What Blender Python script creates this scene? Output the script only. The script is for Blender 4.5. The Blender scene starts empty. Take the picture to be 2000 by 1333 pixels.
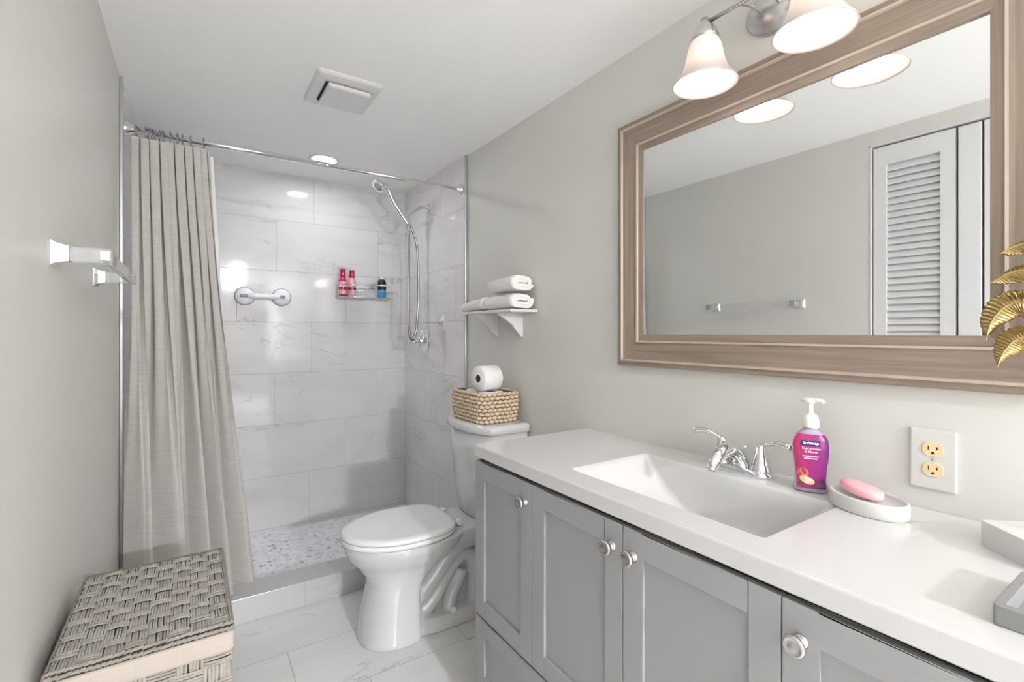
import bpy, bmesh, math, random
from mathutils import Vector, Matrix

SC = bpy.context.scene
COL = SC.collection
PI = math.pi
random.seed(7)

# ------------------------------------------------------------------ camera
F_PX, YAW, CAM_H = 943.0, math.radians(33.58), 1.215
cam_d = bpy.data.cameras.new('camera')
cam = bpy.data.objects.new('camera', cam_d)
COL.objects.link(cam)
cam.location = (0, 0, CAM_H)
cam.rotation_euler = (PI / 2, 0, -YAW)
cam_d.sensor_width = 36
cam_d.lens = F_PX * 36 / 2000
cam_d.shift_y = -(666.5 - 650) / 2000
cam_d.clip_start = 0.02
SC.camera = cam
# ------------------------------------------------------------------ world, exposure, lights
W = bpy.data.worlds.new('world'); SC.world = W; W.use_nodes = True
W.node_tree.nodes['Background'].inputs[0].default_value = (0.93, 0.96, 1.0, 1)
W.node_tree.nodes['Background'].inputs[1].default_value = 0.5
SC.view_settings.view_transform = 'Standard'
SC.view_settings.look = 'None'
SC.view_settings.gamma = 1
SC.view_settings.use_curve_mapping = False
SC.view_settings.exposure = 3.15
SC.cycles.diffuse_bounces = 8
SC.cycles.max_bounces = 14
SC.cycles.transmission_bounces = 10
SC.cycles.sample_clamp_indirect = 6.0
BULB_STRENGTH = 1.9
DOWNLIGHT_STRENGTH = 10.0
HALL_STRENGTH = 24.0
FAR_FILL_STRENGTH = 215.0  # added far lamp, fills the room evenly from behind the camera


# ------------------------------------------------------------------ materials
def new_mat(name):
    m = bpy.data.materials.new(name); m.use_nodes = True
    nt = m.node_tree; b = nt.nodes['Principled BSDF']
    return m, nt, b


def mat(name, col, rough=0.5, metal=0.0, bump=0.0, bscale=200.0, vary=0.0, spec=0.5, coat=0.0, trans=0.0, sub=0.0, vscale=6.0):
    m, nt, b = new_mat(name)
    b.inputs['Base Color'].default_value = (*col, 1)
    b.inputs['Roughness'].default_value = rough
    b.inputs['Metallic'].default_value = metal
    b.inputs['Specular IOR Level'].default_value = spec
    b.inputs['Coat Weight'].default_value = coat
    b.inputs['Transmission Weight'].default_value = trans
    b.inputs['Subsurface Weight'].default_value = sub
    if sub: b.inputs['Subsurface Radius'].default_value = (0.01, 0.006, 0.004)
    tc = nt.nodes.new('ShaderNodeTexCoord')
    n = nt.nodes.new('ShaderNodeTexNoise'); n.inputs['Scale'].default_value = vscale; n.inputs['Detail'].default_value = 4
    nt.links.new(tc.outputs['Object'], n.inputs['Vector'])
    if vary:
        mx = nt.nodes.new('ShaderNodeMix'); mx.data_type = 'RGBA'
        nt.links.new(n.outputs['Fac'], mx.inputs[0])
        mx.inputs[6].default_value = (*[c * (1 - vary) for c in col], 1)
        mx.inputs[7].default_value = (*[min(1, c * (1 + vary)) for c in col], 1)
        nt.links.new(mx.outputs[2], b.inputs['Base Color'])
    if bump:
        n2 = nt.nodes.new('ShaderNodeTexNoise'); n2.inputs['Scale'].default_value = bscale; n2.inputs['Detail'].default_value = 3
        nt.links.new(tc.outputs['Object'], n2.inputs['Vector'])
        bp = nt.nodes.new('ShaderNodeBump'); bp.inputs['Strength'].default_value = bump; bp.inputs['Distance'].default_value = 0.002
        nt.links.new(n2.outputs['Fac'], bp.inputs['Height']); nt.links.new(bp.outputs[0], b.inputs['Normal'])
    return m


def math_node(nt, op, a, b=None, c=None):
    n = nt.nodes.new('ShaderNodeMath'); n.operation = op
    for k, v in enumerate((a, b, c)):
        if v is None: continue
        if isinstance(v, (int, float)): n.inputs[k].default_value = v
        else: nt.links.new(v, n.inputs[k])
    return n.outputs[0]


def marble_tile(name, ua, va, tw, th, off, u0, v0, base=(0.70, 0.70, 0.705), vein=(0.42, 0.425, 0.43), grout=(0.40, 0.40, 0.405), gw=0.0013, rough=0.1, vs=0.5, plain=False, coat=0.0):
    """marble tile laid in running bond; ua/va = axes of object space used as across / up."""
    m, nt, b = new_mat(name)
    L = nt.links.new
    tc = nt.nodes.new('ShaderNodeTexCoord'); sp = nt.nodes.new('ShaderNodeSeparateXYZ'); L(tc.outputs['Object'], sp.inputs[0])
    u = math_node(nt, 'SUBTRACT', sp.outputs[ua], u0); v = math_node(nt, 'SUBTRACT', sp.outputs[va], v0)
    vn = math_node(nt, 'DIVIDE', v, th); row = math_node(nt, 'FLOOR', vn)
    un = math_node(nt, 'ADD', math_node(nt, 'DIVIDE', u, tw), math_node(nt, 'MULTIPLY', row, off)); colm = math_node(nt, 'FLOOR', un)
    fu = math_node(nt, 'FRACT', un); fv = math_node(nt, 'FRACT', vn)
    def edge(f, size):
        d = math_node(nt, 'MINIMUM', f, math_node(nt, 'SUBTRACT', 1.0, f))
        return math_node(nt, 'MULTIPLY', d, size)
    d = math_node(nt, 'MINIMUM', edge(fu, tw), edge(fv, th))
    g = math_node(nt, 'LESS_THAN', d, gw)
    # veins: distorted noise, different for each tile
    cb = nt.nodes.new('ShaderNodeCombineXYZ')
    L(math_node(nt, 'ADD', u, math_node(nt, 'MULTIPLY', row, 3.7)), cb.inputs[0])
    L(math_node(nt, 'ADD', v, math_node(nt, 'MULTIPLY', colm, 5.3)), cb.inputs[1])
    L(math_node(nt, 'MULTIPLY', math_node(nt, 'ADD', row, colm), 2.9), cb.inputs[2])
    mp = nt.nodes.new('ShaderNodeMapping'); mp.inputs['Rotation'].default_value = (0, 0, 0.5); mp.inputs['Scale'].default_value = (1.0, 2.6, 1)
    L(cb.outputs[0], mp.inputs[0])
    def vnode(scale, dist, width):
        n = nt.nodes.new('ShaderNodeTexNoise'); n.inputs['Scale'].default_value = scale; n.inputs['Detail'].default_value = 5
        n.inputs['Roughness'].default_value = 0.55; n.inputs['Distortion'].default_value = dist
        L(mp.outputs[0], n.inputs['Vector'])
        a = math_node(nt, 'ABSOLUTE', math_node(nt, 'SUBTRACT', n.outputs['Fac'], 0.5))
        r = nt.nodes.new('ShaderNodeMapRange'); r.interpolation_type = 'SMOOTHSTEP'
        L(a, r.inputs[0]); r.inputs[1].default_value = 0.0; r.inputs[2].default_value = width; r.inputs[3].default_value = 1.0; r.inputs[4].default_value = 0.0
        return r.outputs[0]
    msk = nt.nodes.new('ShaderNodeTexNoise'); msk.inputs['Scale'].default_value = 2.3; L(cb.outputs[0], msk.inputs['Vector'])
    mr = nt.nodes.new('ShaderNodeMapRange'); L(msk.outputs['Fac'], mr.inputs[0]); mr.inputs[1].default_value = 0.50; mr.inputs[2].default_value = 0.66
    fine = math_node(nt, 'MULTIPLY', vnode(1.5, 1.2, 0.018), mr.outputs[0])
    soft = math_node(nt, 'MULTIPLY', vnode(1.1, 0.8, 0.12), 0.16)
    vf = math_node(nt, 'MULTIPLY', math_node(nt, 'MAXIMUM', math_node(nt, 'MULTIPLY', fine, 1.0), soft), vs)
    mx = nt.nodes.new('ShaderNodeMix'); mx.data_type = 'RGBA'; L(vf, mx.inputs[0]); mx.inputs[6].default_value = (*base, 1); mx.inputs[7].default_value = (*vein, 1)
    if plain:
        L(mx.outputs[2], b.inputs['Base Color'])
    else:
        m2 = nt.nodes.new('ShaderNodeMix'); m2.data_type = 'RGBA'; L(g, m2.inputs[0]); L(mx.outputs[2], m2.inputs[6]); m2.inputs[7].default_value = (*grout, 1)
        L(m2.outputs[2], b.inputs['Base Color'])
        rr = math_node(nt, 'MULTIPLY_ADD', g, 0.5, rough); L(rr, b.inputs['Roughness'])
        bp = nt.nodes.new('ShaderNodeBump'); bp.inputs['Strength'].default_value = 0.5; bp.inputs['Distance'].default_value = 0.001
        L(math_node(nt, 'SUBTRACT', 1.0, g), bp.inputs['Height']); L(bp.outputs[0], b.inputs['Normal'])
    if plain: b.inputs['Roughness'].default_value = rough
    b.inputs['Coat Weight'].default_value = coat
    return m


def wood_mat(name, axis, c1=(0.33, 0.25, 0.195), c2=(0.46, 0.365, 0.295)):
    m, nt, b = new_mat(name); L = nt.links.new
    tc = nt.nodes.new('ShaderNodeTexCoord'); mp = nt.nodes.new('ShaderNodeMapping'); L(tc.outputs['Object'], mp.inputs[0])
    s = [70, 70, 70]; s[axis] = 2.2; mp.inputs['Scale'].default_value = s
    n = nt.nodes.new('ShaderNodeTexNoise'); n.inputs['Scale'].default_value = 1.4; n.inputs['Detail'].default_value = 6; n.inputs['Distortion'].default_value = 0.6
    L(mp.outputs[0], n.inputs['Vector'])
    cr = nt.nodes.new('ShaderNodeValToRGB'); L(n.outputs['Fac'], cr.inputs[0])
    cr.color_ramp.elements[0].position = 0.32; cr.color_ramp.elements[0].color = (*c1, 1)
    cr.color_ramp.elements[1].position = 0.68; cr.color_ramp.elements[1].color = (*c2, 1)
    L(cr.outputs[0], b.inputs['Base Color']); b.inputs['Roughness'].default_value = 0.42
    bp = nt.nodes.new('ShaderNodeBump'); bp.inputs['Strength'].default_value = 0.15; bp.inputs['Distance'].default_value = 0.001
    L(n.outputs['Fac'], bp.inputs['Height']); L(bp.outputs[0], b.inputs['Normal'])
    return m


def fabric_mat(name, col, slub=0.12, sx=900, sz=900, trans=0.0):
    m, nt, b = new_mat(name); L = nt.links.new
    tc = nt.nodes.new('ShaderNodeTexCoord')
    def st(sc, det=3):
        mp = nt.nodes.new('ShaderNodeMapping'); L(tc.outputs['Object'], mp.inputs[0]); mp.inputs['Scale'].default_value = sc
        n = nt.nodes.new('ShaderNodeTexNoise'); n.inputs['Scale'].default_value = 1; n.inputs['Detail'].default_value = det; L(mp.outputs[0], n.inputs['Vector']); return n.outputs['Fac']
    h = st((14, 14, 260)); v = st((320, 320, 8))
    f = math_node(nt, 'MULTIPLY_ADD', v, 0.4, math_node(nt, 'MULTIPLY', h, 0.6))
    cr = nt.nodes.new('ShaderNodeValToRGB'); L(f, cr.inputs[0])
    cr.color_ramp.elements[0].position = 0.3; cr.color_ramp.elements[0].color = (*[c * (1 - slub) for c in col], 1)
    cr.color_ramp.elements[1].position = 0.7; cr.color_ramp.elements[1].color = (*[min(1, c * (1 + slub)) for c in col], 1)
    L(cr.outputs[0], b.inputs['Base Color']); b.inputs['Roughness'].default_value = 0.9; b.inputs['Specular IOR Level'].default_value = 0.15
    bp = nt.nodes.new('ShaderNodeBump'); bp.inputs['Strength'].default_value = 0.25; bp.inputs['Distance'].default_value = 0.001
    L(f, bp.inputs['Height']); L(bp.outputs[0], b.inputs['Normal'])
    if trans:
        t = nt.nodes.new('ShaderNodeBsdfTranslucent'); L(cr.outputs[0], t.inputs[0])
        ms = nt.nodes.new('ShaderNodeMixShader'); ms.inputs[0].default_value = trans
        L(b.outputs[0], ms.inputs[1]); L(t.outputs[0], ms.inputs[2]); L(ms.outputs[0], nt.nodes['Material Output'].inputs[0])
    return m


def emit_mat(name, col, s):
    m, nt, b = new_mat(name)
    b.inputs['Base Color'].default_value = (0.9, 0.9, 0.9, 1)
    b.inputs['Emission Color'].default_value = (*col, 1); b.inputs['Emission Strength'].default_value = s
    return m


def mosaic_mat():
    m, nt, b = new_mat('mosaic_pebble'); L = nt.links.new
    tc = nt.nodes.new('ShaderNodeTexCoord')
    mp = nt.nodes.new('ShaderNodeMapping'); L(tc.outputs['Object'], mp.inputs[0]); mp.inputs['Scale'].default_value = (1, 1, 0)
    v = nt.nodes.new('ShaderNodeTexVoronoi'); v.inputs['Scale'].default_value = 44; v.inputs['Randomness'].default_value = 0.75; L(mp.outputs[0], v.inputs['Vector'])
    e = nt.nodes.new('ShaderNodeTexVoronoi'); e.feature = 'DISTANCE_TO_EDGE'; e.inputs['Scale'].default_value = 44; e.inputs['Randomness'].default_value = 0.75; L(mp.outputs[0], e.inputs['Vector'])
    sp = nt.nodes.new('ShaderNodeSeparateColor'); L(v.outputs['Color'], sp.inputs[0])
    cr = nt.nodes.new('ShaderNodeValToRGB'); L(sp.outputs[0], cr.inputs[0]); cr.color_ramp.interpolation = 'CONSTANT'
    e0 = cr.color_ramp.elements; e0[0].position = 0; e0[0].color = (0.94, 0.95, 0.98, 1); e0[1].position = 0.6; e0[1].color = (0.84, 0.85, 0.89, 1)
    for p, c in ((0.80, (0.70, 0.72, 0.77, 1)), (0.95, (0.40, 0.42, 0.50, 1))):
        x = e0.new(p); x.color = c
    g = math_node(nt, 'LESS_THAN', e.outputs['Distance'], 0.06)
    mx = nt.nodes.new('ShaderNodeMix'); mx.data_type = 'RGBA'; L(g, mx.inputs[0]); L(cr.outputs[0], mx.inputs[6]); mx.inputs[7].default_value = (0.84, 0.85, 0.88, 1)
    L(mx.outputs[2], b.inputs['Base Color']); b.inputs['Roughness'].default_value = 0.35
    return m


WALL = mat('greige_paint', (0.65, 0.64, 0.61), 0.5, bump=0.08, bscale=300, vary=0.01)
CEIL = mat('ceiling_paint', (0.90, 0.90, 0.90), 0.8, bump=0.1, bscale=180)
TILE_BACK = marble_tile('marble_wall_tile_back', 0, 2, 0.61, 0.305, 0.66, 0.404 + 0.201, 0.058 + 0.0, rough=0.07, vs=0.8, base=(0.645, 0.645, 0.65))  # same marble as the sides, darkened to offset stronger light here
TILE_SIDE = marble_tile('marble_wall_tile_side', 1, 2, 0.61, 0.305, 0.34, 2.62, 0.058, rough=0.07, vs=0.85, base=(0.76, 0.74, 0.745))  # same marble as the back, lightened to make up for weaker light
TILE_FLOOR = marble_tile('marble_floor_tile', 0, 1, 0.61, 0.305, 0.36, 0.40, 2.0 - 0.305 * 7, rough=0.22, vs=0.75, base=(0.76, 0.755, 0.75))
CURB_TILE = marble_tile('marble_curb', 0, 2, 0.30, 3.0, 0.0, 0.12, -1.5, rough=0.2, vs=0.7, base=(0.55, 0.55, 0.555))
MARBLE = marble_tile('white_marble_stone', 0, 1, 9, 9, 0, -4, -4, rough=0.3, vs=0.55, plain=True, base=(0.66, 0.66, 0.645))
MOSAIC = mosaic_mat()
WHITE = mat('white_gloss_paint', (0.70, 0.70, 0.705), 0.35)
COUNTER = mat('cultured_marble', (0.63, 0.626, 0.622), 0.22, coat=0.1)
PORC = mat('porcelain', (0.65, 0.65, 0.648), 0.08, coat=0.4)
SEATP = mat('seat_plastic', (0.84, 0.84, 0.835), 0.2)
CAB = mat('grey_cabinet_paint', (0.335, 0.338, 0.34), 0.42, vary=0.01)
DARK = mat('shadow_gap_black', (0.015, 0.015, 0.015), 0.8)  # shade put into the colour, for gaps and the closet interior
CHROME = mat('chrome', (0.82, 0.83, 0.84), 0.06, 1.0)
NICKEL = mat('brushed_nickel', (0.62, 0.61, 0.60), 0.26, 1.0)
HOSE = mat('ribbed_steel_hose', (0.34, 0.34, 0.35), 0.3, 1.0)
ALU = mat('aluminium_trim', (0.55, 0.56, 0.57), 0.3, 1.0)
ACRYL = mat('clear_acrylic', (0.88, 0.90, 0.92), 0.06, trans=0.80)
GOLD = mat('antique_gold', (0.46, 0.34, 0.15), 0.28, 1.0, bump=0.1, bscale=90, vary=0.12)
WOOD_H = wood_mat('taupe_wood_horizontal', 1, (0.235, 0.18, 0.14), (0.33, 0.262, 0.212))
WOOD_V = wood_mat('taupe_wood_vertical', 2, (0.235, 0.18, 0.14), (0.33, 0.262, 0.212))
BEAD_H = wood_mat('pale_wood_bead_horizontal', 1, (0.50, 0.40, 0.33), (0.58, 0.48, 0.40))
BEAD_V = wood_mat('pale_wood_bead_vertical', 2, (0.50, 0.40, 0.33), (0.58, 0.48, 0.40))
MIRROR = mat('mirror_silver', (0.90, 0.91, 0.91), 0.015, 1.0)
CURTAIN = fabric_mat('linen_curtain', (0.60, 0.575, 0.55), 0.10, trans=0.18)
LINER = mat('white_liner', (0.80, 0.80, 0.81), 0.4, trans=0.0)
TOWEL = mat('white_terry', (0.82, 0.81, 0.80), 0.95, bump=0.9, bscale=420, spec=0.1)
PAPER = mat('toilet_tissue', (0.84, 0.84, 0.83), 0.95, bump=0.3, bscale=300, spec=0.1)
CARD = mat('cardboard_core', (0.10, 0.075, 0.055), 0.9)
RATTAN = mat('water_hyacinth', (0.66, 0.52, 0.38), 0.7, vary=0.25, vscale=60, bump=0.5, bscale=500)
STRAND = mat('grey_raffia', (0.37, 0.36, 0.34), 0.75, vary=0.35, vscale=45, bump=0.6, bscale=700)
STRAND2 = mat('brown_raffia', (0.35, 0.32, 0.285), 0.75, vary=0.35, vscale=45, bump=0.6, bscale=700)
STRANDB = mat('hamper_core_dark', (0.035, 0.028, 0.024), 0.9)
CLOTH = fabric_mat('cream_lining_cloth', (0.44, 0.385, 0.34), 0.05)
GREYC = mat('grey_concrete', (0.25, 0.25, 0.25), 0.6, vary=0.08, vscale=25)
PINKSOAP = mat('pink_soap', (0.86, 0.45, 0.49), 0.35, sub=0.15)
IVORY = mat('ivory_plastic', (0.80, 0.64, 0.38), 0.35)
BLACK = mat('black_slot', (0.01, 0.01, 0.01), 0.6)
PLATE = mat('outlet_plate_white', (0.66, 0.65, 0.63), 0.35)
CUPW = mat('white_abs_plastic', (0.88, 0.89, 0.91), 0.25)
CUPB = mat('grey_blue_plastic', (0.20, 0.25, 0.31), 0.4)
PUMP = mat('cream_pump_plastic', (0.83, 0.79, 0.72), 0.35)
LILAC = mat('clear_lilac_plastic', (0.62, 0.52, 0.66), 0.15, trans=0.35)
REDLIQ = mat('crimson_soap', (0.55, 0.02, 0.08), 0.2)
REDCAP = mat('dark_red_cap', (0.35, 0.01, 0.04), 0.25)
PINKLAB = mat('pink_label', (0.72, 0.36, 0.42), 0.4)
BLUELIQ = mat('blue_shampoo', (0.05, 0.28, 0.52), 0.15)
NAVY = mat('black_label', (0.008, 0.010, 0.018), 0.4)
PALEBLUE = mat('pale_blue_cap', (0.50, 0.66, 0.72), 0.3)
TXTW = mat('print_white', (0.88, 0.88, 0.90), 0.5)
TXTP = mat('print_pale_pink', (0.85, 0.55, 0.70), 0.5)
BULB = emit_mat('bulb_glow', (1.0, 0.96, 0.90), BULB_STRENGTH)
HALL = emit_mat('hall_lamp_glow', (0.97, 0.98, 1.0), HALL_STRENGTH)
FAR_FILL = emit_mat('far_fill_glow', (0.95, 0.97, 1.0), FAR_FILL_STRENGTH)
DOWN = emit_mat('downlight_glow', (0.97, 0.98, 1.0), DOWNLIGHT_STRENGTH)


def shade_mat():
    m, nt, b = new_mat('frosted_glass_shade'); L = nt.links.new
    b.inputs['Base Color'].default_value = (0.70, 0.62, 0.585, 1); b.inputs['Roughness'].default_value = 0.3
    t = nt.nodes.new('ShaderNodeBsdfTranslucent'); t.inputs[0].default_value = (0.92, 0.84, 0.80, 1)
    ms = nt.nodes.new('ShaderNodeMixShader'); ms.inputs[0].default_value = 0.22
    L(b.outputs[0], ms.inputs[1]); L(t.outputs[0], ms.inputs[2]); L(ms.outputs[0], nt.nodes['Material Output'].inputs[0])
    return m


SHADE = shade_mat()


def label_mat():
    """soap label: magenta left to purple right, orange fruit and dark leaves low down."""
    m, nt, b = new_mat('soap_label_print'); L = nt.links.new
    tc = nt.nodes.new('ShaderNodeTexCoord'); sp = nt.nodes.new('ShaderNodeSeparateXYZ'); L(tc.outputs['Object'], sp.inputs[0])
    r = nt.nodes.new('ShaderNodeMapRange'); L(sp.outputs[0], r.inputs[0]); r.inputs[1].default_value = -0.03; r.inputs[2].default_value = 0.03
    n = nt.nodes.new('ShaderNodeTexNoise'); n.inputs['Scale'].default_value = 90; L(tc.outputs['Object'], n.inputs['Vector'])
    f = math_node(nt, 'ADD', r.outputs[0], math_node(nt, 'MULTIPLY', math_node(nt, 'SUBTRACT', n.outputs['Fac'], 0.5), 0.5))
    cr = nt.nodes.new('ShaderNodeValToRGB'); L(f, cr.inputs[0])
    cr.color_ramp.elements[0].color = (0.60, 0.06, 0.18, 1); cr.color_ramp.elements[1].color = (0.16, 0.01, 0.15, 1)
    x = cr.color_ramp.elements.new(0.5); x.color = (0.33, 0.02, 0.18, 1)
    L(cr.outputs[0], b.inputs['Base Color']); b.inputs['Roughness'].default_value = 0.3
    return m


LABEL = label_mat()
ORANGE = mat('printed_fruit_orange', (0.72, 0.22, 0.12), 0.5, vary=0.3, vscale=200)
CREAM = mat('printed_fruit_cream', (0.80, 0.60, 0.42), 0.5, vary=0.15, vscale=300)
LEAFG = mat('printed_leaf_green', (0.10, 0.14, 0.05), 0.5)
LOGOB = mat('printed_navy', (0.03, 0.02, 0.14), 0.4)

# ------------------------------------------------------------------ mesh helpers
class MB:
    def __init__(s): s.v = []; s.f = []; s.sm = []

    def add(s, vs, fs, smooth=True):
        o = len(s.v); s.v += [Vector(v) for v in vs]
        for f in fs: s.f.append([i + o for i in f]); s.sm.append(smooth)
        return s

    def box(s, a, b, m=None):
        x0, y0, z0 = a; x1, y1, z1 = b
        vs = [Vector(p) for p in ((x0, y0, z0), (x1, y0, z0), (x1, y1, z0), (x0, y1, z0), (x0, y0, z1), (x1, y0, z1), (x1, y1, z1), (x0, y1, z1))]
        if m: vs = [m @ v for v in vs]
        return s.add(vs, [(0, 3, 2, 1), (4, 5, 6, 7), (0, 1, 5, 4), (1, 2, 6, 5), (2, 3, 7, 6), (3, 0, 4, 7)], False)

    def loft(s, rings, cap0=True, cap1=True, closed=True, smooth=True):
        n = len(rings[0]); vs = [p for r in rings for p in r]; fs = []
        for k in range(len(rings) - 1):
            for i in range(n if closed else n - 1):
                j = (i + 1) % n
                fs.append((k * n + i, k * n + j, (k + 1) * n + j, (k + 1) * n + i))
        s.add(vs, fs, smooth)
        if cap0: s.add(rings[0], [list(range(n))[::-1]], False)
        if cap1: s.add(rings[-1], [list(range(n))], False)
        return s

    def lathe(s, prof, origin=(0, 0, 0), axis=(0, 0, 1), n=32, sy=1.0, cap0=True, cap1=True):
        q = Vector((0, 0, 1)).rotation_difference(Vector(axis).normalized()); o = Vector(origin)
        rings = [[o + q @ Vector((r * math.cos(2 * PI * i / n), sy * r * math.sin(2 * PI * i / n), z)) for i in range(n)] for r, z in prof]
        return s.loft(rings, cap0 and prof[0][0] > 1e-5, cap1 and prof[-1][0] > 1e-5)

    def tube(s, pts, r, n=10, closed=False, caps=True, ry=None):
        pts = [Vector(p) for p in pts]; m = len(pts); rings = []; up = None
        for i, p in enumerate(pts):
            if closed: t = pts[(i + 1) % m] - pts[i - 1]
            else: t = pts[min(i + 1, m - 1)] - pts[max(i - 1, 0)]
            t.normalize()
            if up is None:
                up = Vector((0, 0, 1)) if abs(t.z) < 0.9 else Vector((1, 0, 0))
            a = (up - t * up.dot(t)).normalized(); bb = t.cross(a); up = a
            rr = r[i] if isinstance(r, (list, tuple)) else r
            rings.append([p + a * rr * math.cos(2 * PI * k / n) + bb * (rr if ry is None else ry) * math.sin(2 * PI * k / n) for k in range(n)])
        if closed: rings.append(rings[0]); caps = False
        return s.loft(rings, caps, caps)

    def build(s, name, mtl, parent=None, local=False, bevel=0.0, seg=2, origin=None, sub=0, remesh=0.0, kind=None, auto=None):
        off = Vector((0, 0, 0))
        if parent is not None and not local: off = wloc(parent)
        elif origin is not None: off = Vector(origin)
        me = bpy.data.meshes.new(name)
        me.from_pydata([v - off for v in s.v], [], s.f)
        for p, sm in zip(me.polygons, s.sm): p.use_smooth = sm
        bm = bmesh.new(); bm.from_mesh(me); bmesh.ops.remove_doubles(bm, verts=bm.verts, dist=1e-6); bmesh.ops.recalc_face_normals(bm, faces=bm.faces); bm.to_mesh(me); bm.free()
        me.materials.append(mtl)
        o = bpy.data.objects.new(name, me); COL.objects.link(o)
        if parent is not None: o.parent = parent
        elif origin is not None: o.location = off
        if remesh:
            r = o.modifiers.new('remesh', 'REMESH'); r.mode = 'VOXEL'; r.voxel_size = remesh; r.use_smooth_shade = True
            c = o.modifiers.new('smooth', 'SMOOTH'); c.factor = 0.5; c.iterations = 10
        if bevel:
            b = o.modifiers.new('bevel', 'BEVEL'); b.width = bevel; b.segments = seg; b.limit_method = 'ANGLE'; b.angle_limit = math.radians(40)
            b.harden_normals = False
        if sub:
            u = o.modifiers.new('subsurf', 'SUBSURF'); u.levels = sub; u.render_levels = sub
        if kind: o['kind'] = kind
        return o


def wloc(o):
    v = Vector((0, 0, 0))
    while o is not None: v += o.location; o = o.parent
    return v


def tag(o, label=None, cat=None, group=None, kind=None):
    for k, v in (('label', label), ('category', cat), ('group', group), ('kind', kind)):
        if v: o[k] = v
    return o


def empty(name, loc, label=None, cat=None, group=None, kind=None, rz=0.0):
    o = bpy.data.objects.new(name, None); o.empty_display_size = 0.05; o.location = loc; o.rotation_euler = (0, 0, rz); COL.objects.link(o)
    return tag(o, label, cat, group, kind)


def rrect(cx, cy, hx, hy, r, z, n=6):
    """rounded rectangle ring in XY at height z, 4*(n+1) points plus side points."""
    pts = []; r = min(r, hx, hy)
    for k, (sx, sy) in enumerate(((1, 1), (-1, 1), (-1, -1), (1, -1))):
        for i in range(n + 1):
            a = PI / 2 * (k + i / n)
            pts.append(Vector((cx + sx * (hx - r) + r * math.cos(a), cy + sy * (hy - r) + r * math.sin(a), z)))
    return pts


def catmull(P, n=8, closed=False):
    P = [Vector(p) for p in P]; out = []; m = len(P)
    rng = range(m if closed else m - 1)
    for i in rng:
        p0, p1 = P[i - 1 if (closed or i > 0) else 0], P[i]
        p2 = P[(i + 1) % m]; p3 = P[(i + 2) % m if closed else min(i + 2, m - 1)]
        for k in range(n):
            t = k / n
            out.append(0.5 * ((2 * p1) + (p2 - p0) * t + (2 * p0 - 5 * p1 + 4 * p2 - p3) * t * t + (-p0 + 3 * p1 - 3 * p2 + p3) * t ** 3))
    if not closed: out.append(P[-1])
    return out


def text_mesh(txt, size, mtl, parent, name, m, depth=0.0003, bold=0.0):
    c = bpy.data.curves.new('print', 'FONT'); c.body = txt; c.size = size; c.align_x = 'CENTER'; c.align_y = 'CENTER'; c.extrude = depth; c.offset = bold
    o = bpy.data.objects.new('print', c); COL.objects.link(o)
    dg = bpy.context.evaluated_depsgraph_get(); me = bpy.data.meshes.new_from_object(o.evaluated_get(dg))
    bpy.data.objects.remove(o); bpy.data.curves.remove(c)
    me.transform(m); me.materials.clear(); me.materials.append(mtl)
    t = bpy.data.objects.new(name, me); COL.objects.link(t); t.parent = parent
    return t


def copy_tree(o, parent=None):
    c = o.copy(); COL.objects.link(c)
    if parent is not None: c.parent = parent
    for ch in list(o.children): copy_tree(ch, c)
    return c

# ------------------------------------------------------------------ room dimensions
XL, XR, YB, ZC = -0.222, 1.235, 3.167, 2.164
YT = 2.295            # where paint stops and the shower tile begins
YO = -4.2             # open end behind the photographer
TH = 0.10


def struct(name, mb, m, **k): return mb.build(name, m, kind='structure', **k)


struct('floor', MB().box((XL - TH, YO, -0.05), (XR + TH, YB + TH, 0)), TILE_FLOOR)
struct('ceiling', MB().box((XL - TH, YO, ZC), (XR + TH, YB + TH, ZC + 0.06)), CEIL)
struct('wall_right', MB().box((XR, YO, 0), (XR + TH, YT, ZC)), WALL)
struct('wall_front', MB().box((XL - TH, YO - TH, 0), (XR + TH, YO, ZC)), mat('far_wall_paint', (0.16, 0.15, 0.14), 0.7))
DY0, DY1, DZ = 0.02, 0.945, 2.095
struct('wall_left', MB().box((XL - TH, DY1, 0), (XL, YT, ZC)).box((XL - TH, DY0, DZ), (XL, DY1, ZC)).box((XL - TH, YO, 0), (XL, DY0, ZC)), WALL)
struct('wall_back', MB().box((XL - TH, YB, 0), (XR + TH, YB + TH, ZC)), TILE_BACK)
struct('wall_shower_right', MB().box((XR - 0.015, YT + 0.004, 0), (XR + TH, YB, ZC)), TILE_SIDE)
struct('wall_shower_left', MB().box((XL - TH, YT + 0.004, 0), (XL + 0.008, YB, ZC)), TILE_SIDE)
struct('trim_1', MB().box((XR - 0.017, YT - 0.009, 0.11), (XR - 0.0005, YT + 0.004, ZC - 0.001)), ALU, bevel=0.002)
struct('trim_2', MB().box((XL + 0.0005, YT - 0.009, 0.11), (XL + 0.011, YT + 0.004, ZC - 0.001)), ALU, bevel=0.002)
struct('shower_floor', MB().box((XL + 0.008, 2.445, 0.0), (XR - 0.015, YB, 0.035)), MOSAIC)
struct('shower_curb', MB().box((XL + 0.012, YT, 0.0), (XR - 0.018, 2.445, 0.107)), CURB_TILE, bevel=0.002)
struct('baseboard_right', MB().box((XR - 0.012, 1.36, 0), (XR, YT - 0.012, 0.08)), WHITE, bevel=0.003)

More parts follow.
